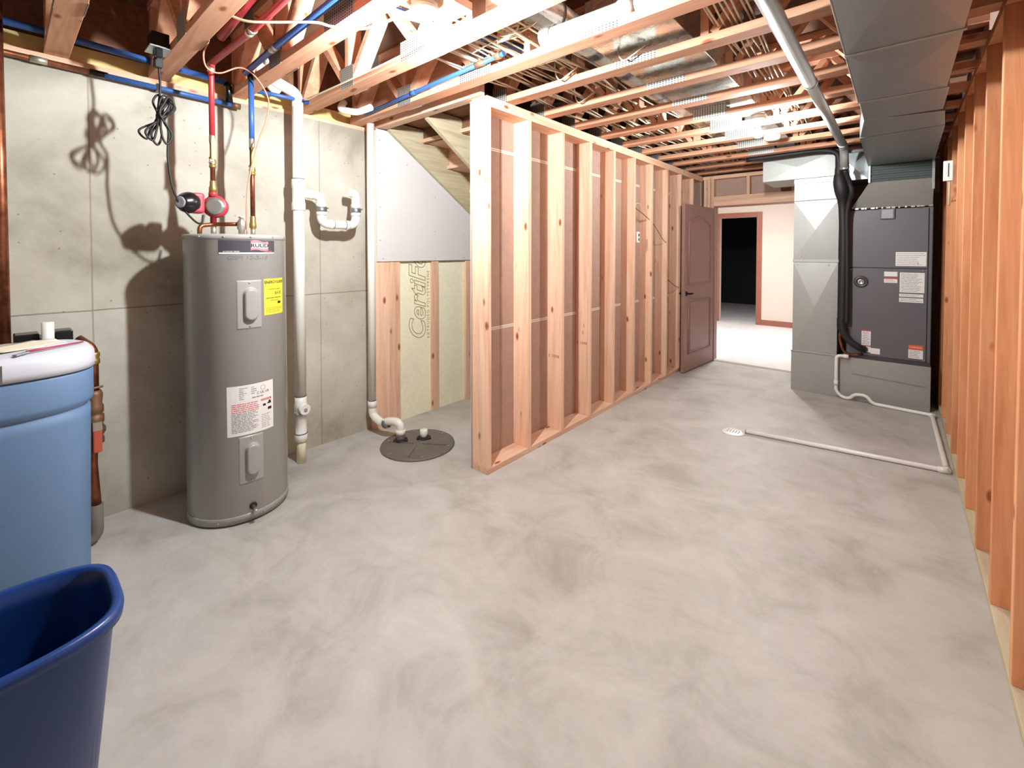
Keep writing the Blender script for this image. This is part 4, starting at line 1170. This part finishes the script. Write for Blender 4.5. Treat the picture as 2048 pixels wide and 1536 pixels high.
# flared lower plenum on the furnace
q = MB()
vs = [(-0.36, FY, 1.875), (0.225, FY, 1.875), (0.225, 6.05, 1.875), (-0.36, 6.05, 1.875), (-0.215, 5.3, 2.10), (0.222, 5.3, 2.10), (0.222, 5.95, 2.10), (-0.215, 5.95, 2.10)]
q.add(vs, [(0, 1, 5), (0, 5, 4), (1, 2, 6, 5), (2, 3, 7, 6), (3, 0, 4, 7), (4, 5, 6, 7), (3, 2, 1, 0)])
q.build('flared_section', 'galvanised_dull', sd_)
q = MB()
K = 7
for i in range(K):
    z0 = 2.101 + 0.147 * i / K; z1 = 2.101 + 0.147 * (i + 1) / K; bl = 0.006 * (i % 2)
    q.box(-0.205 - bl, 5.29 - bl, z0, 0.212 + bl, 5.92, z1)
q.build('canvas_collar', 'canvas_dark', sd_, 0.003)
q = MB().box(-0.222, 5.27, 2.095, -0.207, 5.29, 2.248).box(0.208, 5.27, 2.0, 0.225, 5.29, 2.248).build('metal_edge', 'galvanised', sd_)
q = MB(); rd2 = random.Random(5)
for i in range(14):
    xx = -0.33 + 0.04 * i + rd2.uniform(-0.01, 0.01)
    q.box(xx, FY - 0.006, 1.868, xx + rd2.uniform(0.01, 0.03), FY + 0.01, 1.875 + rd2.uniform(0.004, 0.02))
q.build('foil_tape', 'foil', sd_)
tk = thing('supply_trunk_duct', (0.0, 3.5, 2.3), 'wide galvanised trunk duct running overhead along the stud wall', 'duct')
ZD = 2.27
q = MB()
vs = [(-0.225, 5.27, 2.25), (0.222, 5.27, 2.25), (0.222, 5.9, 2.25), (-0.225, 5.9, 2.25), (-0.222, 4.05, ZD), (0.212, 3.98, ZD), (0.216, 4.0, 2.45), (-0.225, 4.06, 2.45), (0.222, 5.9, 2.45), (-0.225, 5.9, 2.45)]
q.add(vs, [(0, 1, 5, 4), (0, 4, 7, 9, 3), (1, 2, 8, 6, 5), (4, 5, 6, 7), (7, 6, 8, 9), (2, 3, 9, 8), (0, 3, 2, 1)])
q.build('transition', 'galvanised', tk)
q = MB()
q.box(-0.176, 3.09, ZD + 0.001, 0.178, 3.53, 2.45)
q.add([(-0.176, 3.53, ZD + 0.001), (0.19, 3.60, ZD + 0.001), (0.211, 3.97, ZD), (-0.221, 4.04, ZD), (-0.176, 3.53, 2.45), (0.19, 3.60, 2.45), (0.211, 3.97, 2.45), (-0.221, 4.04, 2.45)], [(0, 1, 2, 3), (7, 6, 5, 4), (0, 3, 7, 4), (1, 5, 6, 2), (0, 4, 5, 1), (3, 2, 6, 7)])
q.build('end_section', 'galvanised', tk, 0.003)
for (y0, y1) in ((2.33, 3.09), (1.2, 2.32), (-0.6, 1.19)):
    q = MB(); q.box(-0.176, y0, ZD + 0.005, 0.168, y1, 2.45)
    cxx, cyy = 0.0, (y0 + y1) / 2
    q.add([(-0.176, y0, ZD + 0.004), (0.168, y0, ZD + 0.004), (0.168, y1, ZD + 0.004), (-0.176, y1, ZD + 0.004), (cxx, cyy, ZD - 0.006)], [(0, 1, 4), (1, 2, 4), (2, 3, 4), (3, 0, 4)])
    q.build('duct_section', 'galvanised', tk)
for y0 in (2.325, 1.195, 3.09):
    MB().box(-0.184, y0 - 0.009, ZD, 0.176, y0 + 0.009, 2.455).build('drive_cleat', 'galvanised_dull', tk, 0.001)
MB().box(-0.182, -0.5, ZD + 0.002, -0.177, 3.08, ZD + 0.013).build('corner_seam', 'galvanised_dull', tk, 0.001)

# vent pipe
vp = thing('metal_vent_pipe', (-0.395, 3.5, 2.42), 'long round galvanised pipe under the trusses leading to the furnace', 'pipe')
MB().tube([(-0.395, 0.3, 2.42), (-0.395, 3.05, 2.42)], 0.034, 20).build('pipe_run', 'galvanised_dull', vp)
MB().tube([(-0.395, 3.02, 2.42), (-0.395, 4.95, 2.42)], 0.031, 20).build('pipe_run', 'galvanised_dull', vp)
rings([((-0.395, 3.04, 2.42), (0, 1, 0), 0.037, 0.03), ((-0.395, 4.93, 2.42), (0, 1, 0), 0.036, 0.03)], 'coupling', 'galvanised', vp)
MB().tube(fillet([(-0.395, 4.92, 2.42), (-0.395, 5.12, 2.42), (-0.395, 5.22, 2.24)], 0.08), 0.034, 20).build('elbow', 'galvanised_dull', vp)
MB().tube([(-0.38, 5.20, 2.40), (-0.24, 5.22, 2.40)], 0.026, 16).build('branch', 'galvanised_dull', vp)
q = MB(); ring(q, (-0.395, 5.215, 2.25), (0, 0.5, -0.9), 0.037, 0.02); q.build('collar', 'steel_screw', vp)

# refrigerant line set
ls = thing('refrigerant_line', (-0.42, 5.4, 0.5), 'black insulated refrigerant line down the side of the furnace', 'pipe')
MB().tube(bez([(-1.25, 5.30, 2.445), (-0.9, 5.30, 2.45), (-0.62, 5.32, 2.455), (-0.48, 5.34, 2.42), (-0.45, 5.36, 2.33), (-0.45, 5.37, 2.2), (-0.43, 5.38, 2.05), (-0.42, 5.42, 1.9), (-0.41, 5.43, 1.6), (-0.41, 5.43, 1.2), (-0.41, 5.43, 0.9), (-0.41, 5.43, 0.72), (-0.36, 5.43, 0.60), (-0.27, 5.44, 0.53), (-0.24, 5.49, 0.51)], 8),
          [0.024] * 30 + [0.028] * 6 + [0.034] * 4 + [0.042, 0.047, 0.051, 0.054, 0.056, 0.057, 0.057, 0.057, 0.056, 0.054, 0.051, 0.048, 0.045, 0.042, 0.040, 0.038] + [0.036] * 24 + [0.034] * 12 + [0.032] * 30, 16).build('insulated_tube', 'black_rubber', ls)
MB().tube(bez([(-0.395, 5.24, 2.23), (-0.365, 5.30, 2.12), (-0.345, 5.32, 2.02), (-0.37, 5.37, 1.93), (-0.385, 5.40, 1.80), (-0.38, 5.42, 1.5), (-0.375, 5.42, 1.0), (-0.375, 5.42, 0.75)], 8), 0.02, 12).build('small_tube', 'black_rubber', ls)
MB().tube(fillet([(-0.415, 5.45, 0.74), (-0.43, 5.45, 0.60), (-0.40, 5.46, 0.47), (-0.33, 5.47, 0.44), (-0.25, 5.49, 0.46)], 0.04), 0.012, 10).build('copper_end', 'copper', ls)
MB().box(-0.452, 5.43, 0.71, -0.43, 5.47, 0.80).build('clip', 'black_gloss', ls)

# condensate drain
cn_ = thing('condensate_drain', (-0.45, 5.44, 0.0), 'thin white condensate pipe from the furnace across the floor to a floor drain', 'pipe')
R_ = 0.0155
MB().tube(fillet([(-0.375, 5.46, 0.425), (-0.452, 5.45, 0.425), (-0.452, 5.45, 0.07), (-0.40, 5.44, 0.02), (-0.34, 5.43, 0.02), (-0.30, 5.42, 0.075), (-0.21, 5.41, 0.08), (-0.165, 5.40, 0.018), (0.245, 5.36, 0.017), (0.262, 4.06, 0.017), (-0.93, 3.90, 0.017)], 0.035, 6), R_, 14).build('pipe_run', 'pvc', cn_)
rings([((-0.452, 5.45, 0.15), (0, 0, 1), 0.019, 0.05), ((0.262, 4.075, 0.018), (0, 1, 0), 0.0195, 0.05), ((0.245, 4.055, 0.018), (1, 0.13, 0), 0.0195, 0.05), ((0.245, 5.35, 0.018), (1, 0, 0), 0.019, 0.04), ((-0.375, 5.46, 0.425), (1, 0, 0), 0.02, 0.04)], 'fitting', 'pvc', cn_)
q = MB(); ring(q, (-0.905, 3.903, 0.017), (1, 0.13, 0), 0.0162, 0.004); q.build('joint_line', 'ink_pencil', cn_)
fd = thing('floor_drain', (-0.99, 3.87, 0), 'round white floor drain cover set in the concrete', 'floor drain')
q = MB().lathe([(0.085, 0.0), (0.085, 0.004), (0.075, 0.007), (0.02, 0.006), (0.001, 0.006)], (-0.985, 3.86, 0), (0, 0, 1), 32).build('cover', 'porcelain', fd)
q2 = MB()
for i in range(5): q2.box(-1.03 + 0.02 * i, 3.83, 0.006, -1.022 + 0.02 * i, 3.89, 0.0075)
q2.build('slot', 'ink_faint', q)

# open brown door
dx = -1.84
dr_ = thing('panel_door', (dx, YB - 0.02, 0), 'open brown two panel door with a dark lever handle', 'door')
dy0, dy1 = 5.315, YB - 0.012
dtk = 0.036
def dxx(y_): # the leaf leans slightly away from the opening
    t_ = (dy1 - y_) / (dy1 - dy0)
    return dx - 0.008 - 0.065 * t_
Mdoor = Matrix(((1, 0, 0, 0), (0, 1, 0, 0), (0, 0, 1, 0), (0, 0, 0, 1)))
def dpt(y_, z_, off): return (dxx(y_) + off, y_, z_)
Wd = dy1 - dy0
q = MB()
vs = [dpt(dy0, 0.012, 0), dpt(dy1, 0.012, 0), dpt(dy1, 2.03, 0), dpt(dy0, 2.03, 0), dpt(dy0, 0.012, -dtk), dpt(dy1, 0.012, -dtk), dpt(dy1, 2.03, -dtk), dpt(dy0, 2.03, -dtk)]
q.add(vs, [(0, 1, 2, 3), (7, 6, 5, 4), (0, 4, 5, 1), (1, 5, 6, 2), (2, 6, 7, 3), (3, 7, 4, 0)])
slab = q.build('slab', 'door_brown', dr_, 0.002)
def molding(poly, name):
    pts_ = [Vector(dpt(a, b_, 0.002)) for a, b_ in poly]
    q_ = MB(); q_.tube(pts_, 0.009, 6, closed=True); q_.build(name, 'door_brown', slab)
    cy_ = sum(p[0] for p in poly) / len(poly); cz_ = sum(p[1] for p in poly) / len(poly)
    inn = []
    for a, b_ in poly:
        d_ = Vector((a - cy_, b_ - cz_)); L__ = d_.length
        d_ = d_ * ((L__ - 0.035) / L__); inn.append((cy_ + d_.x, cz_ + d_.y))
    n_ = len(poly)
    vs_ = [dpt(a, b_, 0.001) for a, b_ in inn] + [dpt(cy_ + (a - cy_) * 0.93, cz_ + (b_ - cz_) * 0.95, 0.007) for a, b_ in inn]
    q_ = MB(); q_.add(vs_, [tuple(range(n_, 2 * n_))] + [(j, (j + 1) % n_, (j + 1) % n_ + n_, j + n_) for j in range(n_)])
    q_.build('raised_panel', 'door_brown', slab, fix=True)
ya, yb_ = dy0 + 0.12, dy1 - 0.12
molding([(ya, 0.22), (yb_, 0.22), (yb_, 0.86), (ya, 0.86)], 'panel_molding')
top = [(ya, 1.06), (yb_, 1.06), (yb_, 1.80)] + [(yb_ + (ya - yb_) * k / 8, 1.80 + 0.09 * math.sin(math.pi * k / 8)) for k in range(1, 8)] + [(ya, 1.80)]
molding(top, 'panel_molding')
q = MB(); q.lathe([(0.030, 0), (0.028, 0.008), (0.012, 0.012), (0.011, 0.05)], dpt(dy0 + 0.065, 0.955, 0), (1, 0, 0), 20)
q.tube([dpt(dy0 + 0.065, 0.955, 0.048), dpt(dy0 + 0.12, 0.957, 0.052), dpt(dy0 + 0.175, 0.950, 0.050)], [0.011, 0.009, 0.008], 10)
q.build('lever_handle', 'bronze_dark', dr_)
q = MB(); q.lathe([(0.030, 0), (0.028, 0.008), (0.012, 0.012), (0.011, 0.05)], dpt(dy0 + 0.065, 0.955, -dtk), (-1, 0, 0), 20)
q.tube([dpt(dy0 + 0.065, 0.955, -dtk - 0.048), dpt(dy0 + 0.175, 0.950, -dtk - 0.050)], 0.009, 10)
q.build('lever_handle', 'bronze_dark', dr_)
MB().box(dxx(dy0) - 0.03, dy0 - 0.002, 0.92, dxx(dy0) - 0.006, dy0 + 0.001, 0.99).build('latch_plate', 'steel_screw', dr_)

# small white control box on the right wall
cbx = thing('control_box', (0.29, 4.72, 1.95), 'small white control box fixed to a stud beside the furnace plenum', 'control box')
MB().box(0.245, 4.665, 1.99, 0.298, 4.70, 2.14).build('case', 'white_plastic', cbx, 0.004)
MB().box(0.27, 4.662, 2.02, 0.274, 4.666, 2.12).build('slot', 'ink_black', cbx)
MB().tube(bez([(0.28, 4.69, 1.99), (0.285, 4.75, 1.9), (0.29, 4.85, 1.82)]), 0.006, 8).build('wire', 'cable_cream', cbx)

# ================================================================== CABLES AND DUCTS IN THE TRUSSES
rnd = random.Random(3)
def cable(pts_, r_, mat, label, grp, name='cable'):
    o = MB().tube(bez(pts_, 5), r_, 6).build(name, mat, None, org=pts_[0])
    return tag(o, label, 'cable', grp)
GL = 'cream electrical cable threaded through the trusses above the partition'
for i in range(22):
    x = -1.98 + 0.027 * i + rnd.uniform(-0.01, 0.01)
    z = 2.515 + rnd.uniform(0, 0.07)
    pts_ = []
    for k in range(11):
        yy = 1.5 + 0.46 * k
        pts_.append((x + rnd.uniform(-0.025, 0.025) + 0.02 * math.sin(k), yy, z + rnd.uniform(-0.006, 0.02) - (0.02 if k % 2 and i % 5 == 0 else 0)))
    cable(pts_, 0.0048 if i % 4 else 0.0065, 'cable_cream', GL, 'cable bundle over the partition')
for i in range(8):
    x = -0.66 + 0.022 * i
    pts_ = [(x + rnd.uniform(-0.008, 0.008) - 0.015 * k, 1.9 + 0.42 * k, 2.52 + rnd.uniform(0, 0.03)) for k in range(10)]
    cable(pts_, 0.0048, 'cable_cream', 'cream electrical cable in the narrow bundle left of the round metal pipe', 'cable bundle near the metal pipe')
for i in range(5):
    pts_ = [(-1.80 + 0.035 * i + 0.03 * k, 0.72 + 0.22 * k, 2.552 + 0.01 * i + rnd.uniform(0, 0.008)) for k in range(6)]
    cable(pts_, 0.0055, 'cable_yellow' if i in (1, 3) else 'cable_cream', ('yellow' if i in (1, 3) else 'cream') + ' electrical cable crossing the trusses behind the near bulb', 'cables behind the near bulb')
cable([(-2.28, 0.66, 2.53), (-2.2, 0.72, 2.48), (-2.1, 0.80, 2.47), (-1.95, 0.92, 2.465), (-1.90, 0.98, 2.452), (-1.80, 1.08, 2.45), (-1.66, 1.15, 2.48), (-1.58, 1.18, 2.50)], 0.006, 'cable_cream', 'white cable sagging below the trusses to the near bulb', None)
cable([(-3.0, 1.35, 2.47), (-2.4, 1.352, 2.458), (-1.9, 1.352, 2.455), (-1.6, 1.35, 2.47), (-1.4, 1.35, 2.47)], 0.005, 'cable_cream', 'thin white cable stapled along the fourth truss', None)
# loose coil
q = MB()
for k in range(7):
    a0_ = rnd.uniform(0, 6.28); tx = rnd.uniform(-0.4, 0.4); ty = rnd.uniform(-0.4, 0.4); R0 = rnd.uniform(0.035, 0.06)
    c_ = Vector((-1.50 + rnd.uniform(-0.04, 0.04), 1.70 + rnd.uniform(-0.03, 0.03), 2.54 + rnd.uniform(-0.01, 0.02)))
    q.tube([c_ + Vector((R0 * math.cos(t_), R0 * 0.6 * math.sin(t_), R0 * (tx * math.cos(t_) + ty * math.sin(t_) + 0.4 * math.sin(t_)))) for t_ in [2 * math.pi * i_ / 18 for i_ in range(18)]], 0.0035, 6, closed=True)
q.tube(bez([(-1.75, 1.69, 2.53), (-1.6, 1.70, 2.55), (-1.5, 1.70, 2.54), (-1.38, 1.72, 2.56), (-1.30, 1.75, 2.62)]), 0.004, 6)
q.tube(bez([(-1.46, 1.70, 2.56), (-1.36, 1.73, 2.58), (-1.31, 1.71, 2.64), (-1.33, 1.70, 2.68)]), 0.004, 6)
o = q.build('cable_coil', 'cable_cream', None, org=(-1.5, 1.7, 2.54)); tag(o, 'tangled coil of cream wire at the end of the overhead white pipe', 'cable coil')
for (yy, xx, s_) in ((2.25, -1.55, 'over the partition end'), (2.665, -1.68, 'on the second truss past the header'), (2.25, -1.14, 'under the flat metal duct')):
    y_ = yy - 0.058
    cable([(xx - 0.02, y_, 2.60), (xx - 0.01, y_, 2.52), (xx + 0.02, y_ - 0.005, 2.475), (xx + 0.06, y_, 2.485), (xx + 0.14, y_, 2.52)], 0.004, 'cable_cream', 'short cream wire loop hanging ' + s_, 'drooping wire loops')

def rduct(pts_, r_, lab_, name='round_duct'):
    t = thing(name, pts_[0], lab_, 'duct', 'round metal ducts between the trusses')
    MB().tube(pts_, r_, 28).build('pipe', 'foil', t)
    q_ = MB()
    a, b_ = Vector(pts_[0]), Vector(pts_[-1]); d_ = (b_ - a)
    k_ = max(2, int(d_.length / 0.6))
    for i_ in range(k_ + 1):
        ring(q_, a + d_ * (i_ / k_), d_, r_ + 0.004, 0.02)
    q_.build('seam_band', 'galvanised', t)
rduct([(-1.36, 1.2, 2.66), (-1.36, 5.9, 2.66)], 0.085, 'round foil covered duct running lengthwise through the truss openings')
rt = thing('flat_duct', (-1.05, 2.0, 2.6), 'rectangular galvanised duct running lengthwise through the truss openings', 'duct')
for (y0, y1) in ((2.0, 3.3), (3.31, 4.6), (4.61, 6.0)):
    MB().box(-1.24, y0, 2.535, -0.80, y1, 2.74).build('duct_section', 'foil', rt, 0.004)
q = MB()
for y0 in (2.02, 3.305, 4.605): q.box(-1.245, y0 - 0.015, 2.53, -0.795, y0 + 0.015, 2.745)
q.build('drive_cleat', 'galvanised_dull', rt)
rduct([(-1.9, 2.06, 2.62), (-1.455, 2.07, 2.61)], 0.07, 'short round duct branch between the fifth and sixth trusses')

# red insulation sleeve bits near the near-left truss and a black conduit
q = MB().tube([(-2.62, 0.755, 2.55), (-2.2, 0.77, 2.62)], 0.02, 12).build('red_sleeve', 'pex_red', None, org=(-2.5, 0.75, 2.55)); tag(q, 'short bright red pipe sleeve above the red water line', 'pipe')
